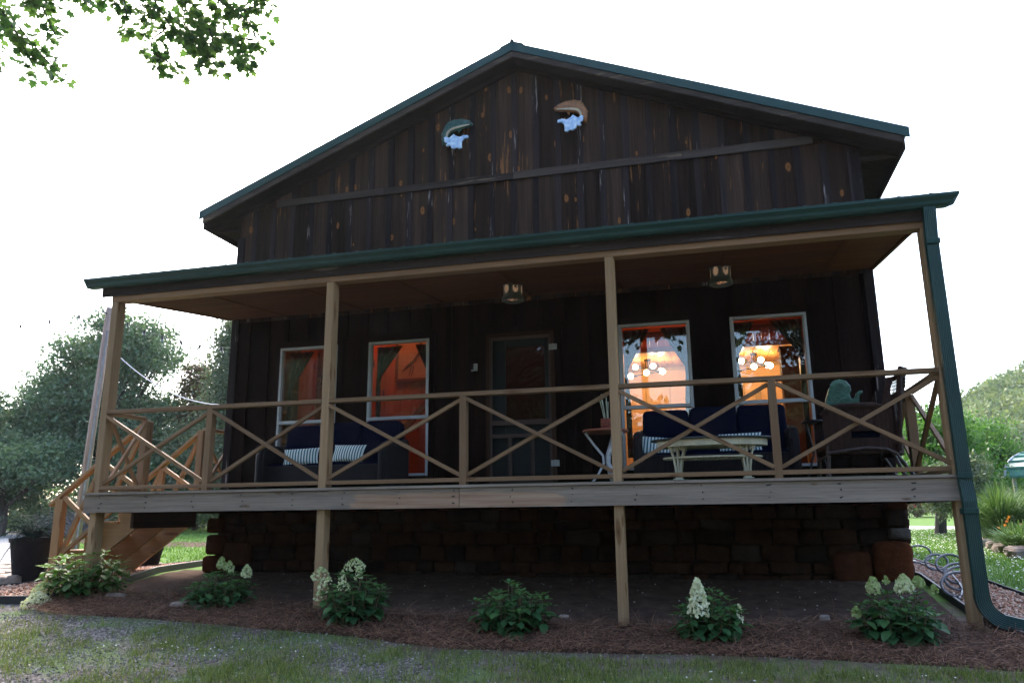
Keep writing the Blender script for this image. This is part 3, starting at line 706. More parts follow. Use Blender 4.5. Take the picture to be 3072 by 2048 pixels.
for y in (YN, YF):
    m = MB(); m.bar((-.05, y, hz(-.05)), (-1.34, y, hz(-1.34)), .09, .04, (0, 1, 0)); m.build('handrail', CEDAR, stair, bevel=.003)
    m = MB(); m.bar((-1.19, y, -.80), (-1.19, y, hz(-1.19) - .035), .12, .085, (1, 0, 0)); m.build('newel_post', CEDAR, stair, bevel=.004)
    m = MB(); m.bar((-.62, y, -.28), (-.62, y, hz(-.62) - .03), .085, .06, (1, 0, 0)); m.build('middle_post', CEDAR, stair, bevel=.003)
    for a, b in ((-1.13, -.66), (-.58, -.06)):
        la, lb = hz(a) - .65, hz(b) - .65
        for p, q, o in (((a, y - .02, hz(a) - .06), (b, y - .02, lb - .12), 0), ((a, y + .022, la - .12), (b, y + .022, hz(b) - .06), 0)):
            m = MB(); m.bar(p, q, .04, .055, (0, 1, 0)); m.build('brace', CEDAR, stair, bevel=.002)
    m = MB(); m.bar((-1.16, y + .0, hz(-1.16) - .79), (-.03, y + .0, hz(-.03) - .79), .04, .05, (0, 1, 0)); m.build('lower_rail', CEDAR, stair, bevel=.002)

# ------------------------------------------------------------------ wall decorations
def trout(name, label, cx, cz, flip, body, back):
    t = thing(name, label, 'fish plaque', (cx, 1.90, cz), 'leaping trout plaques on the gable')
    f = -1 if flip else 1; Y = 1.90
    P = [(-.195, -.17), (-.188, -.10), (-.172, -.02), (-.12, .058), (-.04, .092), (.07, .10), (.165, .088), (.225, .075)]
    W = [.026, .046, .064, .084, .094, .082, .058, .016]
    m = MB(); n = 10; vs = []
    for k, ((x, z), w) in enumerate(zip(P, W)):
        a = P[min(k + 1, 7)]; b = P[max(k - 1, 0)]; tx, tz = a[0] - b[0], a[1] - b[1]; L = math.hypot(tx, tz); nx, nz = -tz / L, tx / L
        for i in range(n):
            an = 2 * math.pi * i / n; vs.append((cx + f * (x + nx * w * math.cos(an)), Y - .03 + .035 * math.sin(an), cz + z + nz * w * math.cos(an)))
    fs = [(k * n + i, k * n + (i + 1) % n, (k + 1) * n + (i + 1) % n, (k + 1) * n + i) for k in range(7) for i in range(n)] + [tuple(range(n)), tuple(7 * n + i for i in range(n))]
    m.add(vs, fs); b = m.build('fish_body', body, t, smooth=True)
    m = MB()
    bl = [(-.135, -.09), (-.125, -.04), (-.09, .0), (-.03, .02), (.05, .035), (.12, .045), (.19, .055)]; bi = [(-.16, -.08), (-.15, -.02), (-.11, .025), (-.04, .05), (.05, .062), (.12, .064), (.19, .066)]
    m.prism([(cx + f * x, Y - .067, cz + z) for x, z in bl + bi[::-1]], (0, .012, 0))
    m.build('belly', TROUTBELLY, b)
    m = MB()
    for tri in ([(-.15, .09), (-.145, .165), (-.05, .155)], [(.0, .05), (.02, -.035), (.075, .045)], [(-.2, -.05), (-.245, -.02), (-.2, .03)], [(-.19, -.14), (-.225, -.19), (-.16, -.16)], [(.06, -.12), (.085, -.05), (.1, -.12)]):
        m.prism([(cx + f * a, Y - .035, cz + c) for a, c in tri], (0, .018, 0))
    m.build('fin', body, b)
    m = MB(); m.blob((cx + f * .178, Y - .064, cz + .098), (.009, .005, .009), nu=8, nv=6); m.build('eye', BLACK, b)
    m = MB(); out = [(-.18, -.095), (-.15, -.085), (-.105, -.115), (-.06, -.08), (-.035, -.06), (-.01, -.09), (.05, -.12), (.11, -.10), (.175, -.11), (.178, -.15), (.12, -.15), (.085, -.19), (.08, -.24), (.085, -.285), (.04, -.30), (.01, -.275), (-.03, -.29), (-.075, -.265), (-.09, -.22), (-.12, -.24), (-.155, -.225), (-.13, -.19), (-.17, -.17)]
    m.prism([(cx + f * a, Y - .085, cz + c) for a, c in out], (0, .03, 0)); m.build('water_splash', SPLASH, t, bevel=.006)
trout('fish_plaque', 'teal green trout leaping right over a pale blue splash on the gable', 3.765, 5.325, False, TROUT, TROUT)
trout('fish_plaque', 'brown trout leaping left over a pale blue splash, higher on the gable', 5.385, 5.37, True, SALMON, SALMON)

def porchlight(x, label):
    t = thing('porch_light', label, 'ceiling light', (x, 1.1, 2.76), 'punched tin ceiling lights on the porch')
    z = 2.76
    m = MB(); m.lathe([(.105, 0), (.112, -.005), (.112, -.135), (.118, -.14), (.128, -.165), (.132, -.2), (.125, -.205), (.118, -.19), (.09, -.17), (.0, -.165)], (x, 1.1, z), 28); b = m.build('housing', plain('tin_housing', (.06, .065, .058), .5, .4, .3, 9), t, smooth=False)
    m = MB()
    for k in range(6):
        a0 = R(-90 + 30 + 60 * k)
        for i in range(-3, 4):
            for j in range(-4, 5):
                if (i / 3.4) ** 2 + (j / 4.6) ** 2 > 1 or (k % 2 == 0 and abs(i) < 2 and j > 0): continue
                a = a0 + (i + (j % 2) * .5) * .085; zz = z - .068 + j * .0115; c = Vector((x + .1125 * math.cos(a), 1.1 + .1125 * math.sin(a), zz)); nv = Vector((math.cos(a), math.sin(a), 0)); s = nv.cross(Vector((0, 0, 1)))
                m.add([c + nv * .0012 + s * (.0028 * math.cos(q)) + Vector((0, 0, .0032 * math.sin(q))) for q in np.linspace(0, 2 * math.pi, 6, endpoint=False)], [tuple(range(6))])
    for k in range(26):
        a = random.random() * 6.28; r = .06 * math.sqrt(random.random()); c = Vector((x + r * math.cos(a), 1.1 + r * math.sin(a), z - .1745))
        m.add([c + Vector((.006 * math.cos(q), .006 * math.sin(q), -.004)) for q in np.linspace(0, 2 * math.pi, 6, endpoint=False)], [tuple(range(6))])
    m.build('perforated_panel', PERF, b)
    m = MB(); m.lathe([(.125, 0), (.12, -.012), (.05, -.016)], (x, 1.1, zc(1.1)), 28); m.build('ceiling_plate', BLACK, t)
porchlight(4.743, 'lit punched tin porch light hanging in front of the door'); porchlight(7.178, 'lit punched tin porch light hanging nearer the right end of the porch')
t = thing('door_chime', 'small white chime box on the wall left of the screen door', 'doorbell', (4.02, 1.92, 1.93)); m = MB(); m.box((3.995, 1.905, 1.89), (4.045, 1.928, 1.985)); m.box((4.005, 1.9, 1.93), (4.035, 1.906, 1.97)); m.build('cover', METAL, t, bevel=.004)
m = MB(); m.box((3.965, 1.9, 1.885), (3.992, 1.92, 1.905)); m.build('button', METAL, t)
t = thing('speaker_grille', 'small pale slotted box hanging beside the second porch post', 'wall speaker', (2.83, .19, 2.4))
m = MB(); m.box((2.80, .15, 2.33), (2.86, .25, 2.46)); g = m.build('case', METAL, t, bevel=.004); m = MB()
for k in range(7): m.box((2.797, .155, 2.342 + k * .016), (2.863, .148, 2.348 + k * .016))
m.build('slat', BLACK, g)

# ------------------------------------------------------------------ curtains, picture, chandeliers, added lamps inside
sides = (('left', 1), ('right', -1)); wn = ['first window from the left', 'window left of the door', 'window right of the door', 'window nearest the right corner']
for i, (a, b) in enumerate(WIN):
    for sname, sg in sides:
        m = MB(); nx, nz = 22, 16; vs = []
        x0 = a + .04 if sg > 0 else b - .04; bot = 1.86 + (.04 if i % 2 else -.04); wtop = ((.34, .2), (.34, .2), (.3, .3), (.22, .34))[i][0 if sg > 0 else 1]
        zt = 2.345
        for j in range(nz + 1):
            v = j / nz; z = zt - (zt - .72) * v
            zk = (zt - z) / (zt - bot)
            w = wtop * (1 - zk) + .035 if zk < 1 else .035 + .03 * min(1, (zk - 1) * 1.2)
            for k in range(nx + 1):
                u = k / nx; vs.append((x0 + sg * u * w, 2.125 + .022 * math.sin(u * 26 + i) * (.4 + .6 * u) + .01 * math.sin(v * 9 + u * 5), z))
        n2 = nx + 1; fs = [(j * n2 + k, j * n2 + k + 1, (j + 1) * n2 + k + 1, (j + 1) * n2 + k) for j in range(nz) for k in range(nx)]
        m.add(vs, fs); c = m.build('curtain', CURT, None, smooth=True); so_ = c.modifiers.new('cloth', 'SOLIDIFY'); so_.thickness = .004
        tag(c, 'dark mottled curtain tied back at the %s of the %s' % (sname, wn[i]), 'curtain', 'tied back curtains in the windows')
m = MB(); n = 30; vs = [(1.45 + .62 * k / n, 2.42 + .03 * math.sin(k * 1.1), z) for z in (.55, 1.2, 1.9, 2.5) for k in range(n + 1)]
m.add(vs, [(j * (n + 1) + k, j * (n + 1) + k + 1, (j + 1) * (n + 1) + k + 1, (j + 1) * (n + 1) + k) for j in range(3) for k in range(n)])
c = m.build('hanging_drape', DRAPE, None, smooth=True); c.modifiers.new('cloth', 'SOLIDIFY').thickness = .004
tag(c, 'rust and black patterned drape hanging inside the first window', 'drape')
t = thing('picture', 'dark framed picture of a wading bird seen through the window left of the door', 'picture', (2.6, 3.6, 2.1))
m = MB(); m.box((2.183, 3.575, 2.105), (2.225, 3.61, 3.0)); m.box((2.96, 3.575, 2.105), (3.0, 3.61, 3.0)); m.box((2.225, 3.576, 2.105), (2.96, 3.61, 2.155)); m.box((2.225, 3.576, 2.955), (2.96, 3.61, 3.0)); m.build('frame', REDBEAM, t)
m = MB(); m.box((2.22, 3.592, 2.15), (2.965, 3.609, 2.96)); cv = m.build('canvas', plain('canvas_tan', (.42, .21, .12), .8, .2, .15, 4), t)
m = MB()
def flat(pts): m.prism([(x, 3.587, z) for x, z in pts], (0, .006, 0))
flat([(2.29, 2.27), (2.36, 2.36), (2.47, 2.44), (2.56, 2.56), (2.54, 2.45), (2.46, 2.37), (2.36, 2.30)]); flat([(2.53, 2.50), (2.56, 2.56), (2.585, 2.72), (2.56, 2.8), (2.60, 2.86), (2.63, 2.78), (2.60, 2.6), (2.57, 2.48)])
for a in ((2.41, 2.205), (2.45, 2.2)): flat([(a[0], a[1]), (a[0] + .01, a[1]), (a[0] + .05, 2.36), (a[0] + .035, 2.36)])
m.build('bird', plain('bird_ink', (.09, .04, .03), .8), cv)

def chandelier(label, cx):
    t = thing('chandelier', label, 'chandelier', (cx, 5.42, 2.6), 'globe bulb chandeliers'); y = 5.42
    B = [(-.2, -.06, 2.47), (.10, -.14, 2.46), (.21, .12, 2.415), (.245, -.02, 2.378), (-.015, -.16, 2.348), (-.295, .04, 2.335)]
    m = MB(); m.lathe([(.0, 0), (.055, 0), (.055, -.03), (.0, -.03)], (cx, y, 2.598), 16); m.build('canopy', BLACK, t)
    m = MB()
    for dx in (-.035, .0, .035): m.tube([(cx + dx, y, 2.57), (cx + dx, y, 2.37)], .006, 6)
    for i, j in ((0, 2), (1, 4), (5, 3)):
        a, b = Vector(B[i]), Vector(B[j]); m.tube([(cx + a.x * .78, y + a.y * .78, a.z), (cx + b.x * .78, y + b.y * .78, b.z)], .007, 6)
    for p in B:
        d = Vector((p[0], p[1], 0)).normalized(); q = Vector((cx + p[0], y + p[1], p[2])); m.tube([q - d * .10, q - d * .04], .02, 8)
    m.build('arm', BLACK, t)
    for p in B:
        m = MB(); m.blob((cx + p[0], y + p[1], p[2]), (.046, .046, .046), nu=14, nv=10); m.build('bulb', BULB, t, smooth=True)
chandelier('lit globe bulb chandelier seen through the window nearest the right corner', 7.70)
chandelier('lit globe bulb chandelier seen through the window right of the door', 5.98)
for x, lab in ((2.0, 'unseen lamp added to light the room behind the two left windows'), (6.4, 'unseen lamp added to light the room behind the two right windows')):
    t = thing('added_room_lamp', lab, 'lamp', (x, 2.95, 3.7), 'unseen lamps added to light the room')  # out of view, added only to brighten the front room
    m = MB(); m.lathe([(.02, .5), (.02, .1), (.16, -.02), (.15, -.04), (.0, .05)], (x, 2.95, 3.7), 20); m.build('added_lamp_shade', BLACK, t)
    m = MB(); m.blob((x, 2.95, 3.66), (.055, .055, .055)); m.build('bulb', FILLBULB, t, smooth=True)

# ------------------------------------------------------------------ porch furniture
ZD = .345
m = MB(); m.box((.5, .12, .3405), (8.9, 1.88, .352)); tag(m.build('turf_rug', plain('turf_green', (.03, .075, .022), .95, .1, .4, 60, bump=.9)), 'thin green artificial turf rug laid along the porch floor', 'rug')
def sofa(label):
    t = thing('wicker_sofa', label, 'sofa', (0, 0, 0), 'wicker sofas on the porch')
    m = MB(); m.box((-.80, -.33, .10), (.80, -.27, .315)); m.box((-.80, .30, .1), (.80, .38, .80)); m.box((-.80, -.27, .20), (.80, .30, .25)); m.build('frame', WICKER, t, bevel=.012)
    for s in (-1, 1):
        m = MB(); pts = [(-.36, .30), (-.365, .46), (-.33, .535), (-.25, .56), (.1, .56), (.36, .66)]
        x = s * .815
        m.prism([(x - .045, a, b) for a, b in [(-.36, .06), (-.36, .46), (-.31, .535), (-.2, .55), (.15, .55), (.37, .62), (.37, .06)]], (.09, 0, 0)); m.tube([(x, a, b - .01) for a, b in [(-.375, .08), (-.375, .45), (-.33, .53), (-.22, .555), (.12, .555), (.36, .63)]], .05, 10)
        m.build('arm', WICKER, t, bevel=.01, smooth=False)
        for yy in (-.32, .32):
            m = MB(); m.bar((x, yy, .0), (x, yy, .1), .06, .06, (1, 0, 0)); m.build('leg', WICKER, t)
    for k in (-1, 0, 1):
        m = MB(); m.blob((k * .535, .0, .285), (.265, .31, .065), (.2, .2, .35), 20, 8); m.build('seat_cushion', NAVY, t, smooth=True)
        m = MB(); m.blob((k * .535, .25, .58 + (.0 if k < 0 else .02)), (.268, .085, .29), (.2, .35, .2), 22, 12, Matrix.Rotation(R(-10), 3, 'X')); m.build('back_cushion', NAVY, t, smooth=True)
    return t
s1 = sofa('dark wicker sofa with navy cushions under the windows left of the door'); s1.location = (2.34, 1.33, ZD)
s2 = copy_tree(s1); s2.location = (6.985, 1.33, ZD); s2['label'] = 'dark wicker sofa with navy cushions behind the ivory coffee table'
def pillow(label, x, z, rz, tilt, y=1.12):
    t = thing('striped_pillow', label, 'pillow', (0, 0, 0), 'teal and white striped pillows on the sofas')
    m = MB(); n = 24; vs = []; gs = []
    for side in (1, -1):
        for j in range(n + 1):
            for i in range(n + 1):
                u, v = i / n * 2 - 1, j / n * 2 - 1
                th = .055 * ((1 - abs(u) ** 2.6) * (1 - abs(v) ** 2.6)) ** .55
                k = 1 - .07 * (1 - u * u) * abs(v) ** 3; kk = 1 - .07 * (1 - v * v) * abs(u) ** 3
                vs.append((.225 * u * kk, -side * th, .115 * v * k)); gs.append((.225 * u + .3, v, 0))
    N = (n + 1) ** 2; fs = []
    for j in range(n):
        for i in range(n):
            a = j * (n + 1) + i; fs.append((a, a + 1, a + n + 2, a + n + 1)); fs.append((N + a, N + a + n + 1, N + a + n + 2, N + a + 1))
    m.add(vs, fs, gs); m.build('cover', STRIPE, t, smooth=True)
    t.location = (x, y, z); t.rotation_euler = (R(-22), R(tilt), R(rz))
pillow('striped pillow slumped low on the left sofa, beside the second porch post', 2.0, .775, 12, -3)
pillow('striped pillow propped upright on the left sofa, nearer the door', 2.64, .80, -6, 2)
pillow('striped pillow at the left end of the sofa behind the ivory coffee table', 6.36, .765, 0, 6)
pillow('striped pillow on the right half of the sofa behind the ivory coffee table', 7.26, .775, -4, -1)

t = thing('coffee_table', 'ivory wrought iron oval coffee table with scrolled legs on the porch', 'coffee table', (6.95, .5, ZD)); cx, cy = 6.955, .50
m = MB(); m.lathe([(0, .0), (.6, .0), (.61, .008), (.60, .018), (0, .018)], (cx, cy, .752), 48, 1, .52); m.build('table_top', TABLETOP, t)
m = MB(); m.lathe([(.53, 0), (.545, 0), (.545, .062), (.53, .062)], (cx, cy, .688), 48, 1, .52); m.build('apron', IVORY, t)
m = MB(); m.tube([(cx + .48 * math.cos(a), cy + .20 * math.sin(a), .58) for a in np.linspace(0, 2 * math.pi, 49)], .011, 6)
for k in range(-8, 9):
    x = k * .055; w = .2 * math.sqrt(max(0, 1 - (x / .48) ** 2)); m.tube([(cx + x, cy - w, .578), (cx + x + .02, cy, .572), (cx + x, cy + w, .578)], .006, 5)
m.build('lower_shelf', IVORY, t)
for sx in (-1, 1):
    for sy in (-1, 1):
        m = MB(); bx, by = cx + sx * .335, cy + sy * .14
        for k, dx in enumerate((-.055, 0, .055)):
            m.tube([(bx + dx * .35, by, .36), (bx + dx * .45, by, .47), (bx + dx * .75, by, .58), (bx + dx * 1.15, by, .655), (bx + dx, by, .70)], .0095, 6)
            if dx: m.tube([(bx + dx + .033 * math.cos(a) * (1 - .1 * j / 20), by, .69 + .033 * math.sin(a) * (1 - .1 * j / 20)) for j, a in enumerate(np.linspace(0, 7, 22))], .008, 6)
        m.box((bx - .05, by - .04, .352), (bx + .05, by + .04, .372)); m.build('leg', IVORY, t)

t = thing('side_table', 'round red-topped table on bent white legs behind the third porch post', 'side table', (5.845, .8, ZD))
m = MB(); m.lathe([(0, 0), (.245, 0), (.25, .01), (.245, .022), (0, .022)], (5.845, .8, .905), 36); m.build('table_top', REDTOP, t)
for a in (R(190), R(330), R(75)):
    m = MB(); d = Vector((math.cos(a), math.sin(a), 0)); c = Vector((5.845, .8, 0))
    m2 = [c + d * .22 + Vector((0, 0, .90)), c + d * .12 + Vector((0, 0, .76)), c + d * .035 + Vector((0, 0, .655)), c + d * .03 + Vector((0, 0, .57)), c + d * .09 + Vector((0, 0, .46)), c + d * .17 + Vector((0, 0, .355))]
    for p, q in zip(m2[:-1], m2[1:]): m.bar(p, q, .035, .022, d.cross(Vector((0, 0, 1))))
    m.build('leg', WHITEP, t)
t = thing('stick_plant', 'basket of tall pale plant stalks on the red-topped side table', 'potted plant', (5.86, .8, .928))
m = MB(); m.lathe([(0, 0), (.052, 0), (.066, .05), (.062, .125), (.055, .125), (.05, .11), (0, .11)], (5.86, .8, .928), 20); m.build('basket', POTB, t)
m = MB()
for k in range(6):
    a = k * 1.1; m.tube([(5.86 + .02 * math.cos(a), .8 + .02 * math.sin(a), 1.03), (5.85 + .03 * math.cos(a), .8 + .03 * math.sin(a), 1.15), (5.835 + .05 * math.cos(a), .8 + .05 * math.sin(a), 1.24 + .02 * k)], .005, 5)
m.build('stalk', STALK, t)
t = thing('small_round_table', 'small black round table between the right sofa and the wicker armchair', 'side table', (8.03, 1.2, ZD))
m = MB(); m.lathe([(0, 0), (.13, 0), (.14, .015), (.13, .03), (0, .03)], (8.05, 1.25, .965), 24); m.build('table_top', BLACK, t)
for a in (R(200), R(320), R(80)):
    m = MB(); m.tube([(8.05 + .1 * math.cos(a), 1.25 + .1 * math.sin(a), .965), (8.05 + .04 * math.cos(a), 1.25 + .04 * math.sin(a), .65), (8.05 + .14 * math.cos(a), 1.25 + .14 * math.sin(a), .352)], .012, 6); m.build('leg', BLACK, t)

# wicker armchair facing left along the porch
t = thing('wicker_armchair', 'brown wicker armchair with a tall back at the right end of the porch', 'armchair', (8.4, .75, ZD))
def panel(m, pts, th, rows):
    """thin curved shell: pts = plan curve (x, y), rows = list of z or functions"""
    nx = len(pts); vs = []
    for off in (0, 1):
        for z in rows:
            for i, (x, y) in enumerate(pts):
                a = pts[min(i + 1, nx - 1)]; b = pts[max(i - 1, 0)]; tx, ty = a[0] - b[0], a[1] - b[1]; L = math.hypot(tx, ty) or 1
                vs.append((x - ty / L * th * off, y + tx / L * th * off, z(i / (nx - 1)) if callable(z) else z))
    nr = len(rows); fs = []; N = nr * nx
    for j in range(nr - 1):
        for i in range(nx - 1):
            a = j * nx + i; fs += [(a, a + 1, a + nx + 1, a + nx), (N + a, N + a + nx, N + a + nx + 1, N + a + 1)]
    for j in range(nr - 1):
        for e in (0, nx - 1): fs.append((j * nx + e, (j + 1) * nx + e, N + (j + 1) * nx + e, N + j * nx + e))
    for i in range(nx - 1): fs += [(i, N + i, N + i + 1, i + 1), ((nr - 1) * nx + i, (nr - 1) * nx + i + 1, N + (nr - 1) * nx + i + 1, N + (nr - 1) * nx + i)]
    m.add(vs, fs)
def armtop(u): return 1.0 + .03 * math.sin(u * 3.1) - .05 * max(0, .12 - u) / .12 + .28 * max(0, u - .85) / .15
near = [(8.03, .47), (8.10, .43), (8.2, .41), (8.35, .405), (8.5, .42), (8.6, .45), (8.68, .50)]
m = MB(); panel(m, near, .03, [.79, .86, .93, armtop]); panel(m, [(8.03, .47), (8.10, .43), (8.2, .41), (8.27, .407)], .03, [.72, .792]); panel(m, [(8.57, .44), (8.62, .465), (8.68, .50)], .03, [.72, .792]); panel(m, near, .03, [.575, .65, .722])
m.build('near_arm', RATTAN, t)
m = MB(); panel(m, [(8.68, 1.20), (8.55, 1.24), (8.35, 1.25), (8.03, 1.2)], .03, [.6, .8, lambda u: armtop(1 - u)]); m.build('far_arm', RATTAN, t)
m = MB(); back = [(8.70, .50), (8.76, .58), (8.79, .72), (8.80, .85), (8.79, .98), (8.76, 1.12), (8.70, 1.2)]
for z0, z1, k0, k1 in ((.575, 1.1, 0, 6), (1.1, 1.22, 0, 6)):
    panel(m, [(x + (z0 - .6) * .12, y) for x, y in back], .03, [z0, (z0 + z1) / 2, z1])
for k in range(27):
    u = k / 26 * 6; i = min(5, int(u)); fr = u - i; x = back[i][0] * (1 - fr) + back[i + 1][0] * fr; y = back[i][1] * (1 - fr) + back[i + 1][1] * fr
    m.tube([(x + .06, y, 1.2), (x + .085, y, 1.38)], .0055, 4)
for z in (1.24, 1.275, 1.31, 1.345): m.tube([(x + .07 + (z - 1.2) * .14, y, z) for x, y in back], .0045, 4)
m.tube([(x + .088, y, 1.39) for x, y in back], .028, 8); m.tube([(back[0][0] + .0, .49, .6), (back[0][0] + .06, .5, 1.2), (back[0][0] + .088, .5, 1.39)], .024, 8)
m.build('backrest', RATTAN, t)
m = MB(); m.tube([(x, y + .012, armtop(i / 6) + .005) for i, (x, y) in enumerate(near)], .032, 10); m.build('arm_roll', RATTAN, t)
m = MB(); m.box((8.05, .47, .655), (8.70, 1.2, .70)); m.build('seat', RATTAN, t)
m = MB(); m.blob((8.36, .80, .765), (.29, .34, .06), (.3, .3, .4), 20, 8); m.build('seat_cushion', NAVY, t, smooth=True)
for p, q in (((8.55, .46, .76), (8.73, .52, .352)), ((8.63, .52, .62), (8.83, .62, .352)), ((8.06, .47, .66), (8.03, .46, .352)), ((8.06, 1.2, .66), (8.03, 1.22, .352)), ((8.66, 1.18, .62), (8.8, 1.2, .352))):
    m = MB(); m.tube([p, [(a + b) / 2 + .005 for a, b in zip(p, q)], q], .02, 8); m.build('leg', RATTANP, t)
m = MB(); m.tube([(8.05, .455, .585), (8.2, .40, .605), (8.4, .395, .625), (8.57, .43, .61), (8.68, .50, .565)], .017, 8); m.tube([(8.05, .455, .565), (8.05, 1.2, .565)], .015, 6); m.build('stretcher', RATTANP, t)
t = thing('fish_cushion', 'glazed green fish ornament with curled tail standing in the wicker armchair', 'fish ornament', (8.33, .85, .82))
m = MB(); out = [(8.08, .86), (8.10, 1.02), (8.135, 1.17), (8.175, 1.28), (8.225, 1.355), (8.28, 1.375), (8.345, 1.355), (8.385, 1.30), (8.388, 1.25), (8.365, 1.205), (8.385, 1.165), (8.41, 1.165), (8.435, 1.225), (8.47, 1.25), (8.50, 1.24), (8.495, 1.222), (8.46, 1.19), (8.455, 1.13), (8.475, 1.08), (8.51, 1.03), (8.48, .95), (8.45, .86)]
m.prism([(x, .86, z) for x, z in out], (0, .09, 0)); m.build('fish_body', FISHG, t, bevel=.03)
m = MB()
for k in range(16):
    a = R(150 - k * 8.5); m.tube([(8.27 + .06 * math.cos(a), .862, 1.27 + .06 * math.sin(a)), (8.27 + .1 * math.cos(a), .858, 1.27 + .098 * math.sin(a))], .0028, 4)
m.build('tail_ridge', plain('pale_glaze', (.22, .38, .30), .4), t)
# ------------------------------------------------------------------ ground and sheets
def axis(parts):
    out = []
    for a, b, st in parts: out += list(np.arange(a, b, st))
    return out + [parts[-1][1]]
gx = axis([(-500, -60, 40), (-60, -12, 4), (-12, 14, .35), (14, 60, 4), (60, 500, 40)])
gy = axis([(-300, -40, 40), (-40, -8, 2), (-8, 6, .3), (6, 30, 2), (30, 80, 5), (80, 500, 40)])
m = MB(); nx = len(gx)
m.v = [(x, y, h(x, y)) for y in gy for x in gx]; m.g = m.v; m.t = [.5] * len(m.v)
m.f = [[j * nx + i, j * nx + i + 1, (j + 1) * nx + i + 1, (j + 1) * nx + i] for j in range(len(gy) - 1) for i in range(nx - 1)]; m.mi = [0] * len(m.f)
tag(m.build('ground', GROUND, smooth=True), kind='structure')
def resample(P, n):
    P = np.array(P, float); d = np.r_[0, np.cumsum(np.linalg.norm(np.diff(P, axis=0), axis=1))]; s = np.linspace(0, d[-1], n)
    return np.stack([np.interp(s, d, P[:, 0]), np.interp(s, d, P[:, 1])], 1)
def ribbon(name, A, B, mat, dz, nu=40, nv=10, wob=0.0, hump=0.0):
    A = resample(A, nu); B = resample(B, nu); m = MB()
    for i in range(nu):
        for j in range(nv + 1):
            p = A[i] * (1 - j / nv) + B[i] * (j / nv); z = h(*p) + dz + wob * (random.random() - .5) + hump * math.sin(math.pi * j / nv)
            if j in (0, nv): z -= dz + .012
            m.v.append((p[0], p[1], z))
    m.g = m.v; m.t = [.5] * len(m.v)
    m.f = [[i * (nv + 1) + j, i * (nv + 1) + j + 1, (i + 1) * (nv + 1) + j + 1, (i + 1) * (nv + 1) + j] for i in range(nu - 1) for j in range(nv)]; m.mi = [0] * len(m.f)
    return tag(m.build(name, mat, smooth=True), kind='structure')
MF = [(-.22, -.42), (.25, -.48), (1.02, -.47), (2.1, -.52), (3.4, -.6), (4.56, -.80), (5.6, -.72), (6.55, -.68), (7.0, -.70), (7.75, -.75), (9.0, -.93), (10.5, -1.2)]
MBk = [(-.18, -.1), (.25, .2), (1.0, .25), (2.1, .15), (3.4, .05), (4.56, .05), (5.6, .0), (6.55, .05), (7.0, .1), (7.75, .1), (8.9, .15), (9.6, -.9)]
ribbon('mulch_bed', MF, MBk, MULCH, .03, 70, 12, .02, .03)
ribbon('soil', [(-.15, .42), (.9, .2), (2.1, .1), (3.4, .02), (5.6, -.02), (7.7, .05), (8.95, .1)], [(-.35, 2.4), (.9, 1.95), (2.1, 1.95), (3.4, 1.95), (5.6, 1.95), (7.7, 1.95), (8.95, 2.2)], DIRT, .012, 60, 16, .014)
ribbon('gravel_bed', [(9.0, 5.5), (9.03, 2.3), (9.13, .62), (9.17, .117), (9.32, -.25), (9.75, -1.0)], [(9.62, 5.5), (9.49, 2.05), (9.6, 1.55), (9.74, 1.04), (9.98, .3), (10.6, -.7)], REDGRAVEL, .03, 60, 8, .02)
ribbon('gravel_bed', [(-2.3, -.26), (-.9, -.2), (-.5, -.15), (-.16, .35), (-.30, .81), (-.6, 2.1), (-.9, 3.6)], [(-2.6, .3), (-1.6, .45), (-1.48, .6), (-1.42, .85), (-1.38, 1.3), (-1.33, 2.46), (-1.15, 3.9)], REDGRAVEL, .03, 60, 8, .02)
ribbon('gravel_drive', [(-4.3, 3.0), (-6.2, 6), (-16.0, 17), (-19.5, 21.3)], [(-7.5, -.5), (-14, 5), (-26, 13), (-36, 20)], GREYGRAVEL, .02, 60, 10, .008)
ribbon('mulch_strip', [(-2.5, 9.2), (-6, 9.0), (-11, 11)], [(-2.5, 11.3), (-7.4, 11.4), (-13, 13.5)], MULCH, .03, 40, 6, .02)
ribbon('road', [(5, 24.5), (13.2, 22.1), (14.36, 21.0), (24, 17)], [(5, 30), (14.4, 27.3), (15.6, 25.6), (28, 21)], ROADM, .02, 40, 6)
ribbon('flower_bed_soil', [(11.0, 6.0), (11.55, 6.3), (11.8, 10.0), (12.8, 12.6)], [(17, 4), (17, 7), (16, 11), (16, 14)], MULCH, .03, 30, 10, .02)
# scattered stones in the gravel beds
def chips(name, region, n, size, mat):
    tv = [(1, 0, 0), (-.9, .1, 0), (0, .8, .1), (.1, -.9, 0), (0, .1, .7), (0, 0, -.6)]; tf = [(0, 2, 4), (2, 1, 4), (1, 3, 4), (3, 0, 4), (2, 0, 5), (1, 2, 5), (3, 1, 5), (0, 3, 5)]
    P = np.array([p for p in (region() for _ in range(n)) if p is not None]); N = len(P)
    V, F, T = scatter(tv, tf, P, rdir(N) * [1, 1, .3], rdir(N) * [.4, .4, 1] + [0, 0, .6], size * rng.uniform(.5, 1.3, N), rng.random(N))
    return tag(npmesh(name, V, F, T, mat), kind='stuff')
def between(A, B, dz):
    A = resample(A, 60); B = resample(B, 60)
    def f():
        i = random.random() * 58; k = int(i); u = random.random(); a = A[k] * (1 - i + k) + A[k + 1] * (i - k); b = B[k] * (1 - i + k) + B[k + 1] * (i - k); p = a * (1 - u) + b * u
        return (p[0], p[1], h(*p) + dz + random.random() * .008)
    return f
chips('gravel_stones', between([(9.04, 4.5), (9.05, 2.3), (9.15, .62), (9.19, .117), (9.34, -.25), (9.7, -.9)], [(9.58, 4.5), (9.47, 2.05), (9.58, 1.55), (9.72, 1.04), (9.95, .3), (10.3, -.6)], .035), 5200, .02, PINKST)
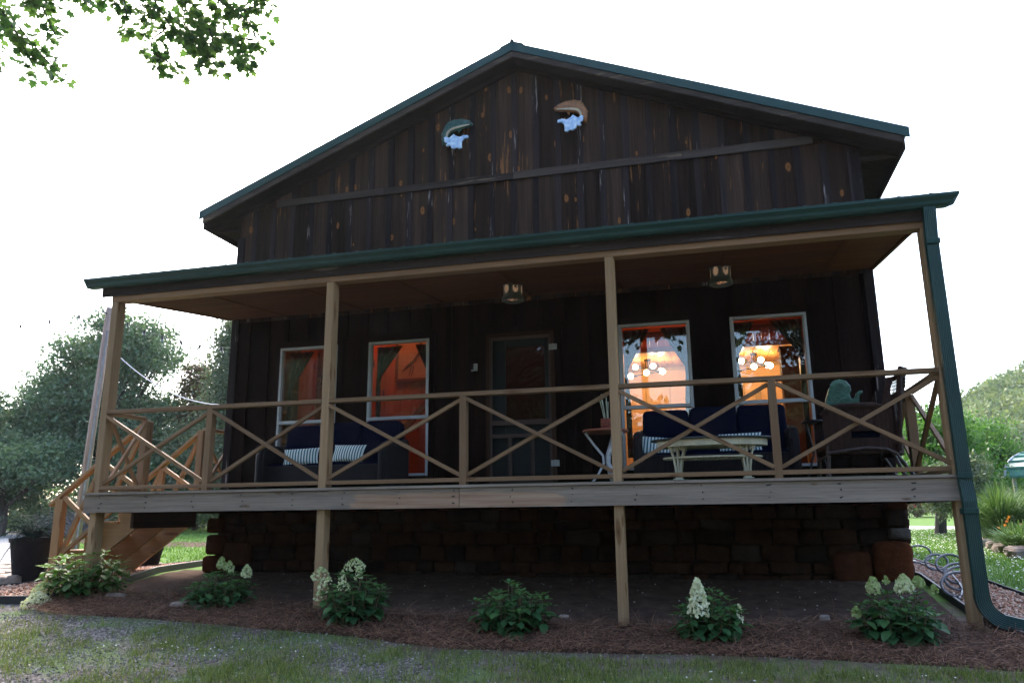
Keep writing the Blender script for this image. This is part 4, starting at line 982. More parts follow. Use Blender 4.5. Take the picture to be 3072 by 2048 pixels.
chips('gravel_stones', between([(-2.3, -.24), (-.9, -.18), (-.52, -.13), (-.18, .35), (-.32, .81), (-.62, 2.1), (-.92, 3.6)], [(-2.6, .28), (-1.6, .43), (-1.5, .6), (-1.44, .85), (-1.4, 1.3), (-1.35, 2.46), (-1.17, 3.9)], .035), 3600, .022, PINKST)
def fg():
    x = random.uniform(-1, 10.8); y = random.uniform(-2.6, -.55)
    if random.random() > lp(x, [-1, 2, 4.5, 7, 11], [.95, .8, .3, .12, .08]): return None
    return (x, y, h(x, y) + .004)
chips('gravel_chips', fg, 20000, .0115, STONES)
chips('soil_pebbles', lambda: (lambda x, y: (x, y, h(x, y) + .014))(random.uniform(.3, 8.9), random.uniform(-.3, 1.7)), 260, .012, STONES)
# grass
BL = ([(-.5, 0, 0), (.5, 0, 0), (.32, .5, .05), (-.32, .5, .05), (0, 1, .3)], None)
def blades(name, region, n, hgt, wid, mat, clump=6, spread=.03, lean=.5, kind='stuff', parent=None):
    P = []
    while len(P) < n:
        p = region()
        if p is None: continue
        for _ in range(clump): P.append((p[0] + random.gauss(0, spread), p[1] + random.gauss(0, spread), p[2]))
    P = np.array(P[:n]); N = len(P); ax = rdir(N) * [lean, lean, 0]; ax[:, 2] = 1; ax = unit(ax); ln = hgt * rng.uniform(.35, 1.25, N)
    a = rng.random(N) * 6.28; nv = np.stack([np.cos(a), np.sin(a), np.zeros(N)], 1)
    z = nv - ax * (nv * ax).sum(1, keepdims=True); z = unit(z); x = np.cross(ax, z)
    w = wid * rng.uniform(.6, 1.2, N)[:, None]
    b0 = P - x * w; b1 = P + x * w; mid = P + ax * (ln * .55)[:, None] + z * (ln * .06)[:, None]; tip = P + ax * ln[:, None] + z * (ln * rng.uniform(.1, .5, N))[:, None] - np.array([0, 0, 1.]) * (ln * .08)[:, None]
    V = np.stack([b0, b1, mid + x * w * .8, mid - x * w * .8, tip + x * w * .1, tip - x * w * .1], 1).reshape(-1, 3)
    i = np.arange(N)[:, None] * 6
    F = np.concatenate([i + [0, 1, 2, 3], i + [3, 2, 4, 5]]); T = np.repeat(rng.random(N), 6)
    o = npmesh(name, V, F, T, mat, parent)
    return tag(o, kind=kind) if kind else o
patch = [(random.uniform(-1, 11), random.uniform(-2.6, -.7), random.uniform(.12, .5)) for _ in range(75)]
def fgrass():
    x = random.uniform(-1.2, 10.8); y = random.uniform(-2.7, lp(x, [-1, 1, 3.4, 4.6, 7, 9, 11], [-.36, -.55, -.68, -.88, -.84, -.98, -1.25]))
    d = sum(1 for a, b, r in patch if (x - a) ** 2 + (y - b) ** 2 < r * r)
    pr = lp(x, [-1, 2, 4, 6.5, 7.5, 11], [.06, .10, .25, .38, .3, .34]) + .35 * min(d, 2) * lp(x, [-1, 3, 5, 11], [.4, .7, 1, 1])
    if random.random() > pr: return None
    return (x, y, h(x, y))
blades('grass', fgrass, 60000, .07, .0024, GRASSM, 7, .03)
def weeds():
    p = fgrass(); return p
tv, tf = OVATE
P = np.array([p for p in (weeds() for _ in range(9000)) if p is not None]); N = len(P); P[:, 2] += rng.uniform(.008, .035, N)
V, F, T = scatter(tv, tf, P + rng.normal(0, .02, (N, 3)) * [1, 1, 0], rdir(N) * [1, 1, .3], [[0, 0, 1.]] * N, rng.uniform(.012, .028, N), rng.random(N) * .9)
tag(npmesh('ground_weeds', V, F, T, GRASSM), kind='stuff')
def llawn():
    x = random.uniform(-16, -.9); y = random.uniform(2.8, 26)
    if x > -1.2 and y < 4: return None
    if random.random() > .3 + .7 * (6 / max(6, y)): return None
    if lp(y, [3, 6, 17, 21], [-4.3, -6.2, -16, -19.5]) > x: return None
    return (x, y, h(x, y))
blades('lawn_grass', llawn, 30000, .07, .006, LAWNM, 7, .06)
def rlawn():
    x = random.uniform(9.5, 16); y = random.uniform(-.5, 22)
    if y < 5.5 and x < lp(y, [-1, .3, 1.04, 1.55, 2.05, 5.5], [10.6, 10.0, 9.76, 9.62, 9.52, 9.64]): return None
    if x > lp(y, [0, 6, 10, 13, 22], [11.5, 11.5, 11.9, 12.8, 15]): return None
    return (x, y, h(x, y))
blades('lawn_grass', rlawn, 34000, .06, .0045, LAWNM, 7, .05)
P = np.array([p for p in (rlawn() for _ in range(4200)) if p is not None]); P[:, 2] += .055; N = len(P)
V, F, T = scatter([(1, 0, 0), (0, 1, 0), (-1, 0, 0), (0, -1, 0), (0, 0, .8)], [(0, 1, 4), (1, 2, 4), (2, 3, 4), (3, 0, 4)], P, rdir(N) * [1, 1, .2], [[0, 0, 1.]] * N, rng.uniform(.009, .016, N), rng.random(N))
tag(npmesh('clover_flowers', V, F, T, CLOVER), kind='stuff')
P = np.array([(x, y, h(x, y) + .04) for x, y in [(random.gauss(2.3, .5), random.gauss(-1.25, .12)) for _ in range(26)] + [(random.uniform(6.5, 9.5), random.uniform(-2, -1.15)) for _ in range(46)]]); N = len(P)
V, F, T = scatter([(1, 0, 0), (0, 1, 0), (-1, 0, 0), (0, -1, 0), (0, 0, .8)], [(0, 1, 4), (1, 2, 4), (2, 3, 4), (3, 0, 4)], P, rdir(N) * [1, 1, .2], [[0, 0, 1.]] * N, rng.uniform(.007, .011, N), rng.random(N))
tag(npmesh('clover_flowers', V, F, T, CLOVER), kind='stuff')
# pine straw: long thin needles lying on the mulch
rg = between([(x, y - .10 - .09 * math.sin(x * 5.1) * math.sin(x * 2.3 + 1)) for x, y in resample(MF, 60)], MBk, .022); n = 17000; P = np.array([rg() for _ in range(n)])
den = rng.random(n); A_ = resample(MF, 60)
ax = rdir(n) * [1, 1, .22]; ax[:, 2] = np.abs(ax[:, 2]); P[:, 2] += rng.uniform(0, .045, n); ln = rng.uniform(.07, .19, n)
V, F, T = scatter([(-.011, 0, 0), (.011, 0, 0), (.011, .5, .09), (-.011, .5, .09), (.006, 1, 0), (-.006, 1, 0)], [(0, 1, 2, 3), (3, 2, 4, 5)], P, unit(ax), rdir(n) * [.5, .5, .3] + [0, 0, .7], ln, rng.random(n))
tag(npmesh('pine_straw', V, F, T, STRAW), kind='stuff')

# ------------------------------------------------------------------ hydrangeas
HB = []
def petals(P, N_, size, tone):
    tv = [(-.5, -.5, .1), (.5, -.5, .1), (.5, .5, .1), (-.5, .5, .1), (0, 0, -.15), (.05, -.6, .05), (.6, .05, .05), (-.05, .6, .05), (-.6, -.05, .05)]
    tf = [(4, 0, 5, 1), (4, 1, 6, 2), (4, 2, 7, 3), (4, 3, 8, 0)]
    return scatter(tv, tf, P, rdir(len(P)), N_, size, tone)
def bush(label, cx, cy, rx, ry, zt, nst, blooms, mat=LEAVES_HYD, leaf=.115, zlow=None, seed=1, wilt=0, lean=(0, 0)):
    global rng
    rr = random.Random(seed); g = h(cx, cy) + .02
    t = thing('hydrangea_bush', label, 'shrub', (cx, cy, g), 'hydrangeas planted along the front of the porch')
    st = MB(); L = []
    for k in range(nst):
        a = k * 2.4 + rr.uniform(-.3, .3); q = math.sqrt((k + .5) / nst)
        H = (zt - g) * rr.uniform(.72, 1.0) * (1 - .38 * q * q) - .03
        tip = Vector((cx + rx * q * math.cos(a) * .9 + lean[0] * H, cy + ry * q * math.sin(a) * .9 + lean[1] * H, g + H)); b0 = Vector((cx + rx * .22 * q * math.cos(a), cy + ry * .22 * q * math.sin(a), g - .03)); mid = b0.lerp(tip, .55) + Vector((rx * .12 * math.cos(a), ry * .12 * math.sin(a), -.02))
        st.tube([b0, mid, tip], [.006, .005, .003], 5)
        for s in range(7):
            f = .15 + .85 * s / 6; c = (b0.lerp(mid, f / .55) if f < .55 else mid.lerp(tip, (f - .55) / .45)); sc = leaf * 1.12 * (1 - .35 * abs(f - .5)) * rr.uniform(.75, 1.12)
            if s == 6: sc *= .62
            for o in (0, math.pi) if s < 6 else (0, 1.57, 3.14, 4.71):
                an = a + s * 1.57 + o + rr.uniform(-.35, .35); el = rr.uniform(-1.0, -.25) + .08 * s if s < 6 else rr.uniform(.1, .7)
                d = Vector((math.cos(an), math.sin(an), el)).normalized()
                L.append((c + d * .02, d, Vector((-math.cos(an) * el * .8, -math.sin(an) * el * .8, 1)), sc, min(1, max(0, .15 + .5 * f + rr.uniform(-.22, .22) + (.25 if s == 6 else 0)))))
    st.build('stem', STEMM, t)
    P = np.array([l[0] for l in L]); V, F, T = scatter(*OVATE, P, np.array([l[1] for l in L]), np.array([l[2] for l in L]), np.array([l[3] for l in L]), [l[4] for l in L])
    npmesh('foliage', V, F, T, mat, t, smooth=True)
    for (bx, bz, w, hh, tone, dens, by) in blooms:
        yb = cy + by
        n = int(dens); PP = []; NN = []
        for _ in range(n):
            v = rr.random() ** .8; a = rr.random() * 6.283; prof = (math.sin(math.pi * min(1, .12 + .88 * v) ** .6) if hh > w * 1.25 else math.sqrt(max(0, 1 - (1 - v) ** 2)) if False else (1 - (v - .25) ** 2 * 1.6 if v > .25 else .75 + v))
            r = w / 2 * max(.12, prof if hh <= w * 1.25 else (1 - v) ** .55 if v > .35 else .8 + .1 * rr.random())
            r *= rr.uniform(.78, 1.0)
            PP.append((bx + r * math.cos(a), yb + r * math.sin(a), bz - hh / 2 + hh * v)); NN.append((math.cos(a), math.sin(a), (v - .35) * 1.3))
        PP = np.array(PP); NN = np.array(NN) + rng.normal(0, .3, (n, 3)); vv = (PP[:, 2] - bz + hh / 2) / hh
        tn = np.clip(tone - .45 * vv * (1 if tone < .95 else .25) + rng.uniform(-.2, .15, n), 0, 1)
        V, F, T = petals(PP, NN, rng.uniform(.014, .021, n) * (1.15 if hh > .2 else 1), tn)
        o = npmesh('bloom', V, F, T, PETAL, t)
    return t
bush('broad light green hydrangea with two low cream blooms beside the stairs', -.12, .12, .62, .44, -.26, 46, [(-.47, -.725, .26, .16, .8, 320, -.22), (-.36, -.835, .33, .2, 1.0, 520, -.39)], LEAVES_HYDL, .125, seed=2)
bush('round hydrangea with three pale cone blooms standing up, by the stone wall corner', 1.74, .0, .44, .34, -.50, 34, [(1.67, -.44, .11, .12, .42, 130, .1), (1.80, -.48, .11, .12, .45, 130, .05), (2.05, -.52, .12, .13, .8, 140, .0)], seed=3)
bush('hydrangea with many loose white lacy blooms in front of the second porch post', 3.47, -.32, .40, .32, -.44, 32, [(3.09, -.52, .19, .13, .7, 90, .0), (3.46, -.43, .22, .12, .75, 110, .0), (3.15, -.63, .12, .12, .85, 45, -.05), (3.38, -.55, .1, .15, .9, 50, -.1), (3.55, -.50, .1, .13, .8, 50, -.1), (3.42, -.62, .16, .08, .8, 45, -.16), (3.13, -.72, .1, .09, .8, 35, -.1), (3.24, -.58, .08, .08, .8, 26, -.12)], seed=4)
bush('leafy hydrangea without any blooms between the two middle porch posts', 5.07, -.35, .43, .32, -.55, 38, [], seed=5)
bush('hydrangea with one tall white cone bloom drooping in front, right of the third porch post', 6.84, -.35, .33, .29, -.58, 30, [(6.765, -.67, .2, .31, 1.0, 520, -.2), (7.10, -.81, .07, .15, 1.0, 30, -.05)], seed=6)
bush('hydrangea with several cream and green cone blooms near the downspout', 8.37, -.33, .38, .3, -.57, 34, [(8.19, -.57, .125, .13, .5, 190, -.05), (8.42, -.555, .155, .145, .85, 300, -.08), (8.545, -.545, .11, .09, .22, 110, 0), (8.03, -.78, .08, .08, .25, 70, -.1), (8.32, -.54, .05, .06, .15, 30, .1), (8.66, -.60, .07, .07, .2, 45, 0)], seed=7, leaf=.125)

# ------------------------------------------------------------------ edging, hose, pots, rocks
def strip(label, pts, hh, th, group='black plastic bed edging strips'):
    P = resample(pts, max(8, int(len(pts) * 7))); m = MB(); V = []; n = len(P)
    for i in range(n):
        t = P[min(i + 1, n - 1)] - P[max(i - 1, 0)]; t = t / np.linalg.norm(t); nv = np.array([-t[1], t[0]]) * th / 2; z = h(*P[i])
        for s, zz in ((-1, -.05), (1, -.05), (1, hh), (-1, hh)): V.append((P[i][0] + nv[0] * s, P[i][1] + nv[1] * s, z + zz))
    F = [(i * 4 + k, i * 4 + (k + 1) % 4, (i + 1) * 4 + (k + 1) % 4, (i + 1) * 4 + k) for i in range(n - 1) for k in range(4)] + [(0, 1, 2, 3), tuple((n - 1) * 4 + k for k in (3, 2, 1, 0))]
    m.add(V, F); tag(m.build('edging_strip', PLASTIC, bevel=.004), label, 'garden edging', group)
strip('black edging strip along the front of the gravel beside the stairs', [(-2.6, -.32), (-.9, -.25), (-.5, -.2), (-.12, .32), (-.26, .81), (-.56, 2.1), (-.86, 3.6)], .085, .035)
strip('black edging strip between the flagstones and the gravel beside the stairs', [(-2.8, .32), (-1.66, .47), (-1.5, .62), (-1.43, 1.0), (-1.36, 2.46), (-1.17, 3.95)], .06, .02)
strip('black edging strip between the pink gravel and the right lawn', [(9.64, 5.5), (9.51, 2.05), (9.62, 1.55), (9.76, 1.04), (10.0, .3), (10.62, -.7)], .06, .018)
strip('black edging strip between the pink gravel and the mulch at the downspout', [(9.0, 2.3), (9.1, .62), (9.145, .117), (9.29, -.25), (9.72, -1.02)], .07, .03)
path = [Vector((9.5, 4.4, 0)), Vector((9.46, 3.8, 0)), Vector((9.36, 2.5, 0)), Vector((9.36, 1.95, 0)), Vector((9.3, 1.45, 0)), Vector((9.25, 1.15, 0)), Vector((9.16, .9, 0)), Vector((9.12, .8, 0))]
pts = []; loops = {1: .15, 2: .12, 3: .14, 4: .13, 5: .15, 6: .15}
for i, p in enumerate(path):
    z = h(p.x, p.y) + .055
    if i in loops:
        r = loops[i]; t = (path[i + 1] - path[i - 1]).normalized(); s = Vector((1, .25, 0)).normalized(); up = (Vector((.2, .8, 0)) * .75 + Vector((0, 0, .6))).normalized()
        for a in np.linspace(-math.pi / 2, 1.5 * math.pi, 26): pts.append(Vector((p.x, p.y, z)) + s * r * math.cos(a) * 1.1 + up * r * (1 + math.sin(a)) + t * .05 * (a / 6))
    else: pts.append(Vector((p.x, p.y, z)))
m = MB(); m.tube(pts, .0125, 8); tag(m.build('garden_hose', HOSE, smooth=True), 'grey garden hose lying in loops on the pink gravel by the right corner', 'hose')
def pot(label, x, y, r, hh, grp='dark planter pots'):
    g = h(x, y); t = thing('planter_pot', label, 'pot', (x, y, g), grp)
    m = MB(); m.lathe([(r * .62, 0), (r * .66, .01), (r * .94, hh * .9), (r, hh * .91), (r * 1.02, hh), (r * .95, hh), (r * .93, hh * .9)], (x, y, g), 36); b = m.build('vessel', POTM, t, smooth=False)
    m = MB(); m.lathe([(0, 0), (r * .92, 0), (r * .92, .004), (0, .01)], (x, y, g + hh * .88), 24); m.build('potting_soil', DIRT, t)
pot('tall dark tapered planter pot holding a fern on the flagstones', -1.75, .95, .27, .57)
pot('dark planter pot half hidden behind the bottom of the stairs', -1.34, 2.7, .19, .30)
x0, y0, z0 = -1.75, .95, h(-1.75, .95) + .53
L = []; S = MB(); rr = random.Random(5)
for k in range(46):
    a = k * 2.4; ln = rr.uniform(.4, .62); el = rr.uniform(.55, 1.4); d = Vector((math.cos(a), math.sin(a), 0)); pv = []; n = 22
    for i in range(n + 1):
        s = i / n; pv.append(Vector((x0, y0, z0)) + d * (ln * s * math.cos(el * .6)) * .98 + Vector((0, 0, ln * (1.55 * math.sin(el) * s - (1.15 + .3 * math.sin(a * 3)) * s * s))))
    S.tube(pv[::3] , [.004] * len(pv[::3]), 4, False)
    for i in range(3, n):
        t = (pv[i + 1] - pv[i - 1]).normalized(); sd = t.cross(Vector((0, 0, 1))).normalized(); w = .075 * math.sin(math.pi * min(1, .15 + .85 * i / n) ** .8) + .01
        for sg in (-1, 1): L.append((pv[i], sd * sg + t * .35 + Vector((0, 0, -.15)), Vector((0, 0, 1)), w, rr.random()))
t = thing('fern', 'dark green fern spilling over the rim of the tall planter pot', 'fern', (x0, y0, z0)); S.build('frond_stem', FERN, t)
V, F, T = scatter([(-.13, 0, 0), (.13, 0, 0), (.1, .6, 0), (0, 1, -.08)], [(0, 1, 2, 3)], np.array([l[0] for l in L]), np.array([l[1] for l in L]), np.array([l[2] for l in L]), np.array([l[3] for l in L]), [l[4] for l in L]); npmesh('frond', V, F, T, FERN, t)
def rock(label, x, y, r, grp=None, dz=0.0, mat=ROCK):
    m = MB(); rs = random.Random(int(x * 100 + y * 10)); m.blob((x, y, h(x, y) + r[2] * .55 + dz), r, (.6, .6, .6), 14, 10, Matrix.Rotation(rs.uniform(-.5, .5), 3, 'Z'), .4, .16)
    return tag(m.build('rock', mat, smooth=False, bevel=.006), label, 'rock', grp)
rock('long flat stone slab on the flagstones in front of the fern pot', -2.15, .80, (.28, .09, .055), dz=.02)
rock('rounded tan rock touching the bottom of the fern pot', -1.76, .74, (.09, .08, .07), dz=.02)
rock('larger grey rock lying in the straw left of the second hydrangea', 1.37, -.14, (.12, .08, .055), 'rocks in the mulch bed'); rock('smaller brown rock under the leaves of the second hydrangea', 1.62, -.18, (.09, .07, .06), 'rocks in the mulch bed')
rock('brown rock half hidden behind the broad light green hydrangea', .38, .05, (.11, .08, .05), 'rocks in the mulch bed'); rock('small pale stone on the bare soil left of the third porch post', 5.45, .22, (.05, .035, .025), 'rocks in the mulch bed'); rock('reddish clod of stone on the bare soil left of the last hydrangea', 7.86, .30, (.05, .04, .03), 'rocks in the mulch bed')
for i, (x, y, rx) in enumerate(((11.45, 6.45, .18), (11.62, 7.0, .15), (11.7, 7.7, .24), (11.85, 8.6, .22), (12.0, 9.6, .26), (12.35, 10.7, .24), (12.7, 11.7, .22), (11.35, 5.9, .2))):
    rock(['reddish border rock at the near end of the flower bed', 'second reddish border rock along the flower bed', 'third and flatter border rock along the flower bed', 'fourth border rock along the flower bed', 'fifth border rock along the flower bed', 'sixth border rock along the flower bed', 'farthest border rock visible beside the downspout', 'border rock at the edge of the photo by the flower bed'][i], x, y, (rx, rx * .7, .11), 'border rocks of the right flower bed')
# flagstones: each slab its own height
t = tag(bpy.data.objects.new('flagstone_path', None), 'irregular flagstone paving around the fern pot at the foot of the stairs', 'paving'); COL.objects.link(t); ORG[t.name] = Vector((0, 0, 0))
m = MB(); rr = random.Random(9); k = 0
for i in range(9):
    for j in range(9):
        cx = -5.2 + i * .48 + rr.uniform(-.06, .06) + (j % 2) * .2; cy = .55 + j * .34 + rr.uniform(-.05, .05)
        if cx > lp(cy, [.4, .9, 2.4, 4], [-1.75, -1.55, -1.5, -1.3]) - .2 or cx < -5.2: continue
        n = 6; P = [(cx + .27 * math.cos(a) * rr.uniform(.82, 1.05), cy + .185 * math.sin(a) * rr.uniform(.82, 1.05)) for a in np.linspace(0, 6.283, n, endpoint=False)]
        m.prism([(a, b, h(a, b) + .012) for a, b in P], (0, 0, .026 + rr.random() * .012), grain='x')
m.build('flagstone', FLAG, t, bevel=.008)

# ------------------------------------------------------------------ pole, string lights, cable
t = thing('utility_pole', 'weathered wooden pole standing behind the left porch post', 'pole', (-6.5, 6.8, h(-6.5, 6.8)))
m = MB(); m.tube([(-6.36, 6.6, -1), (-6.22, 6.6, 2), (-6.09, 6.6, 4.75)], [.09, .085, .078], 12); m.build('shaft', POLEW, t, smooth=True)
m = MB(); m.bar((-6.24, 6.52, -.6), (-6.02, 6.52, 4.2), .03, .03, (0, 1, 0)); m.build('lit_edge_strip', EDGESTRIP, t)  # pale strip added as the lit side edge of the pole
m = MB(); m.tube([(-6.1, 6.52, 4.6), (-6.1, 6.42, 4.62)], .02, 8); m.build('hook', BLACK, t)
# ------------------------------------------------------------------ camera (also used to check where off-frame foliage starts)
CAM = Vector((6.9879, -7.7174, 0)); RGT = Vector((.96804, .25059, -.0101)); UPV = Vector((.06486, -.21125, .97528)); FWD = Vector((-.24226, .94476, .22076))
def bulbstring(label, A, B, n, sag, f0=0.03, f1=.97):
    A, B = Vector(A), Vector(B); t = thing('string_lights', label, 'string lights', A, 'strings of outdoor bulbs')
    def P(s): return A.lerp(B, s) - Vector((0, 0, sag * 4 * s * (1 - s)))
    m = MB(); m.tube([P(s) for s in np.linspace(0, 1, 40)], .0035, 5); m.build('wire', BLACK, t)
    for k in range(n):
        p = P(f0 + (f1 - f0) * k / (n - 1)); tl = Vector((random.gauss(0, .25), random.gauss(0, .2), -1)).normalized()
        m = MB(); m.tube([p, p + tl * .075], .024, 8); s = m.build('socket', BLACK, t)
        m = MB(); c = p + tl * .095; m.blob(c, (.032, .032, .042), nu=10, nv=8); m.build('bulb', BULBCLR, s, smooth=True)
BULBCLR = glassmat('clear_bulb_glass', (.96, .97, .98), 1.5)
bulbstring('string of bulbs running left from the wooden pole across the sky', (-6.1, 6.42, 4.64), (-12.3, 6.2, 4.35), 8, .10, .1, .98)
bulbstring('string of bulbs sagging from the wooden pole down to the house corner', (-6.1, 6.42, 4.64), (.34, 4.6, 3.12), 10, .42, .14, .97)
m = MB(); A, B = Vector((-6.06, 6.6, 3.9)), Vector((.34, 4.0, 2.25)); m.tube([A.lerp(B, s) - Vector((0, 0, .75 * 4 * s * (1 - s) * (1 + .25 * (s - .5)))) for s in np.linspace(0, 1, 30)], .009, 6)
tag(m.build('cable', WHITEP), 'thick pale cable drooping from the wooden pole to the house wall', 'cable')

# ------------------------------------------------------------------ trees
def limb_tree(name, label, base, th, tr, blobs, nleaf, leaf, mat, group, cat='tree', limbs=True, tmpl=LEAF, clump=.5, keep=None, up=.5, per=60, dens=.55):
    g = h(base[0], base[1]); b = Vector((base[0], base[1], g)); t = thing(name, label, cat, b, group)
    m = MB(); m.tube([b - Vector((0, 0, .2)), b + Vector((.1, 0, th * .4)), b + Vector((0, .05, th))], [tr * 1.25, tr, tr * .7], 9)
    for c, r in blobs:
        c = Vector(c); k = b + Vector((0, 0, th * random.uniform(.55, 1))); md = k.lerp(c, .5) + Vector((random.uniform(-.2, .2), 0, -.1 * (c - k).length * .5))
        m.tube([k, md, c], [tr * .5, tr * .3, tr * .1], 6)
        for _ in range(4):
            q = c + Vector((random.uniform(-1, 1) * r[0], random.uniform(-1, 1) * r[1], random.uniform(-.7, .9) * r[2])) * .8; m.tube([md, md.lerp(q, .5) + Vector((0, 0, .1)), q], [tr * .22, tr * .12, tr * .04], 5)
    m.build('trunk', BARK, t)
    vol = np.array([r[0] * r[1] * r[2] for _, r in blobs]) ** (2 / 3); cnt = (nleaf * vol / vol.sum()).astype(int); P = []; T = []
    for (c, r), n in zip(blobs, cnt):
        nc = max(3, n // per); d = rdir(nc); d[:, 2] = np.where(d[:, 2] < -.6, -d[:, 2], d[:, 2]); cc = np.array(c) + d * np.array(r) * rng.uniform(dens, 1.03, (nc, 1)); tn = rng.random(nc)
        k = rng.integers(0, nc, n); off = rng.normal(0, clump, (n, 3)) * [1, 1, .6]; P.append(cc[k] + off); T.append(np.clip(tn[k] * .6 + .2 + rng.uniform(-.2, .2, n) + off[:, 2] * .25 / clump * .5, 0, 1))
    P = np.concatenate(P); T = np.concatenate(T)
    if keep is not None:
        k = keep(P); P = P[k]; T = T[k]
    N = len(P); V, F, TT = scatter(*tmpl, P, rdir(N, -.25), rdir(N, up), leaf * rng.uniform(.6, 1.25, N), T)
    npmesh('crown', V, F, TT, mat, t); return t
def rb(c, R_, n, r, seed, sq=.8):
    rr = random.Random(seed); out = []
    for _ in range(n):
        a = rr.random() * 6.28; e = rr.uniform(-.5, 1); q = rr.uniform(.35, .8)
        out.append(((c[0] + R_[0] * q * math.cos(a) * math.sqrt(max(0, 1 - e * e * .7)), c[1] + R_[1] * q * math.sin(a), c[2] + R_[2] * e * .75), (r * rr.uniform(.75, 1.2),) * 2 + (r * sq * rr.uniform(.75, 1.1),)))
    return out
LT = 'trees beyond the left lawn'
limb_tree('broadleaf_tree', 'largest broad round-topped tree left of the wooden pole', (-17.6, 19.5), 2.5, .24, rb((-17.5, 19.2, 4.2), (3.4, 3, 3.9), 20, 1.45, 11) + [((-16.0, 18.6, 7.4), (1.3, 1.1, .9)), ((-14.8, 19, 6.4), (1.0, .9, .9)), ((-18.6, 18.5, 6.8), (1.2, 1, .9)), ((-16.8, 18.6, 7.7), (1, 1, .7)), ((-16.6, 18.5, 5), (1.6, 1.4, 1.4)), ((-18.5, 18.4, 3.6), (1.7, 1.4, 1.6))], 60000, .17, LEAVES_FAR, LT, clump=.36)
limb_tree('feathery_tree', 'pale feathery tree rising beside the left wall of the house', (-10.7, 19.5), 2.4, .16, [((-10.7 + .02 * k, 18.8, .7 + k * .82), (2.5 - k * .16, 1.8 - k * .12, .75)) for k in range(9)] + [((-13.0, 18.8, 1.8), (1.1, 1, 1.1)), ((-13.0, 18.8, 3.0), (.7, .8, .8))], 80000, .15, LEAVES_CEDAR, LT, clump=.3, up=.1, dens=.3)
limb_tree('rusty_tree', 'thin reddish tree in the gap between the two taller left trees', (-13.6, 20.5), 2.6, .09, [((-13.6, 20.2, 2.0 + k * .75), (1.25 - k * .13, .9, .7)) for k in range(6)] + [((-12.9, 20.2, 3.2), (.9, .6, .8))], 14000, .15, LEAVES_RUST, LT, clump=.22)
limb_tree('broadleaf_tree', 'smaller dusky tree at the left edge of the photo', (-21, 18), 1.6, .14, rb((-21.0, 17.6, 2.8), (2.6, 2.2, 2.6), 11, 1.15, 13), 24000, .16, LEAVES_FAR, LT, clump=.32)
limb_tree('broadleaf_tree', 'low dark tree in front of the largest left tree', (-18.2, 15.8), 1.2, .12, rb((-18.2, 15.6, 1.5), (2.6, 1.8, 1.9), 10, 1.0, 14), 22000, .15, LEAVES_FAR, LT, clump=.3)
limb_tree('broadleaf_tree', 'low dark tree behind the stairs and wooden pole', (-14.3, 19.2), 1.2, .12, rb((-14.3, 18.8, 1.3), (2.1, 1.6, 1.5), 9, .85, 15), 17000, .15, LEAVES_FAR, LT, clump=.3)
limb_tree('hedge_shrub', 'pale green shrub at the far edge of the left lawn, beside the stone wall', (-14.2, 26.5), .4, .05, [((-15.5 + k * .9, 26.4, .45 + .1 * (k % 2)), (.9, .7, .6)) for k in range(5)], 5000, .11, LEAVES_CEDAR, 'shrubs at the far edge of the left lawn', 'shrub', clump=.2)
limb_tree('hedge_shrub', 'low pale shrubs left of the wooden pole behind the drive', (-19.6, 20.8), .4, .05, [((-23 + k * 1.2, 21.8 + .3 * k, .35 + .12 * (k % 2)), (.9, .7, .5)) for k in range(6)], 5000, .11, LEAVES_CEDAR, 'shrubs at the far edge of the left lawn', 'shrub', clump=.2)
# brush pile
t = thing('brush_pile', 'grey pile of cut branches beside the drive, left of the stairs', 'brush pile', (-14.0, 14.6, h(-14, 14.6)))
n = 1500; P = np.stack([rng.normal(-13.9, .55, n), rng.normal(14.6, .5, n), np.abs(rng.normal(0, .33, n))], 1); P[:, 2] = P[:, 2] * np.exp(-((P[:, 0] + 13.9) ** 2) * .8) + h(-14, 14.6)
V, F, T = scatter([(-.012, 0, 0), (.012, 0, 0), (.012, .5, .05), (-.012, .5, .05), (.004, 1, 0), (-.004, 1, 0)], [(0, 1, 2, 3), (3, 2, 4, 5)], P, rdir(n) * [1, 1, .6], rdir(n), rng.uniform(.4, 1.0, n), rng.random(n)); npmesh('twigs', V, F, T, TWIG, t)
RT = 'trees behind the right end of the porch'
limb_tree('broadleaf_tree', 'bright green tree seen through the right porch railing', (12.9, 17), 1.4, .14, rb((12.75, 16.8, 1.25), (1.55, 1.5, 1.75), 11, .85, 21), 16000, .12, LEAVES_BRIGHT, RT, clump=.24)
limb_tree('broadleaf_tree', 'green tree right of the downspout above the ornamental grass', (15.7, 22.4), 1.4, .12, rb((15.7, 22.3, 1.35), (1.25, 1.3, 1.5), 10, .7, 22), 14000, .11, LEAVES_BRIGHT, RT, clump=.28)
limb_tree('broadleaf_tree', 'pale leafy shrub-like tree just right of the downspout', (12.6, 13.6), .8, .06, rb((12.6, 13.5, .45), (.6, .6, .8), 9, .38, 23), 9000, .1, LEAVES_CEDAR, RT, clump=.2)
limb_tree('broadleaf_tree', 'dark shade tree on the far lawn seen under the porch floor', (19.7, 50.5), 1.6, .2, rb((19.5, 50.4, 3.4), (4.2, 3, 2.6), 12, 1.6, 24), 9000, .25, LEAVES_BRIGHT, RT, clump=.45)
limb_tree('broadleaf_tree', 'dark tree further right on the far lawn beside the right porch post', (24.5, 51), 1.2, .25, rb((24.5, 50.8, 2.2), (3.2, 3, 2.8), 10, 1.5, 25), 8000, .25, LEAVES_FAR, RT, clump=.45)
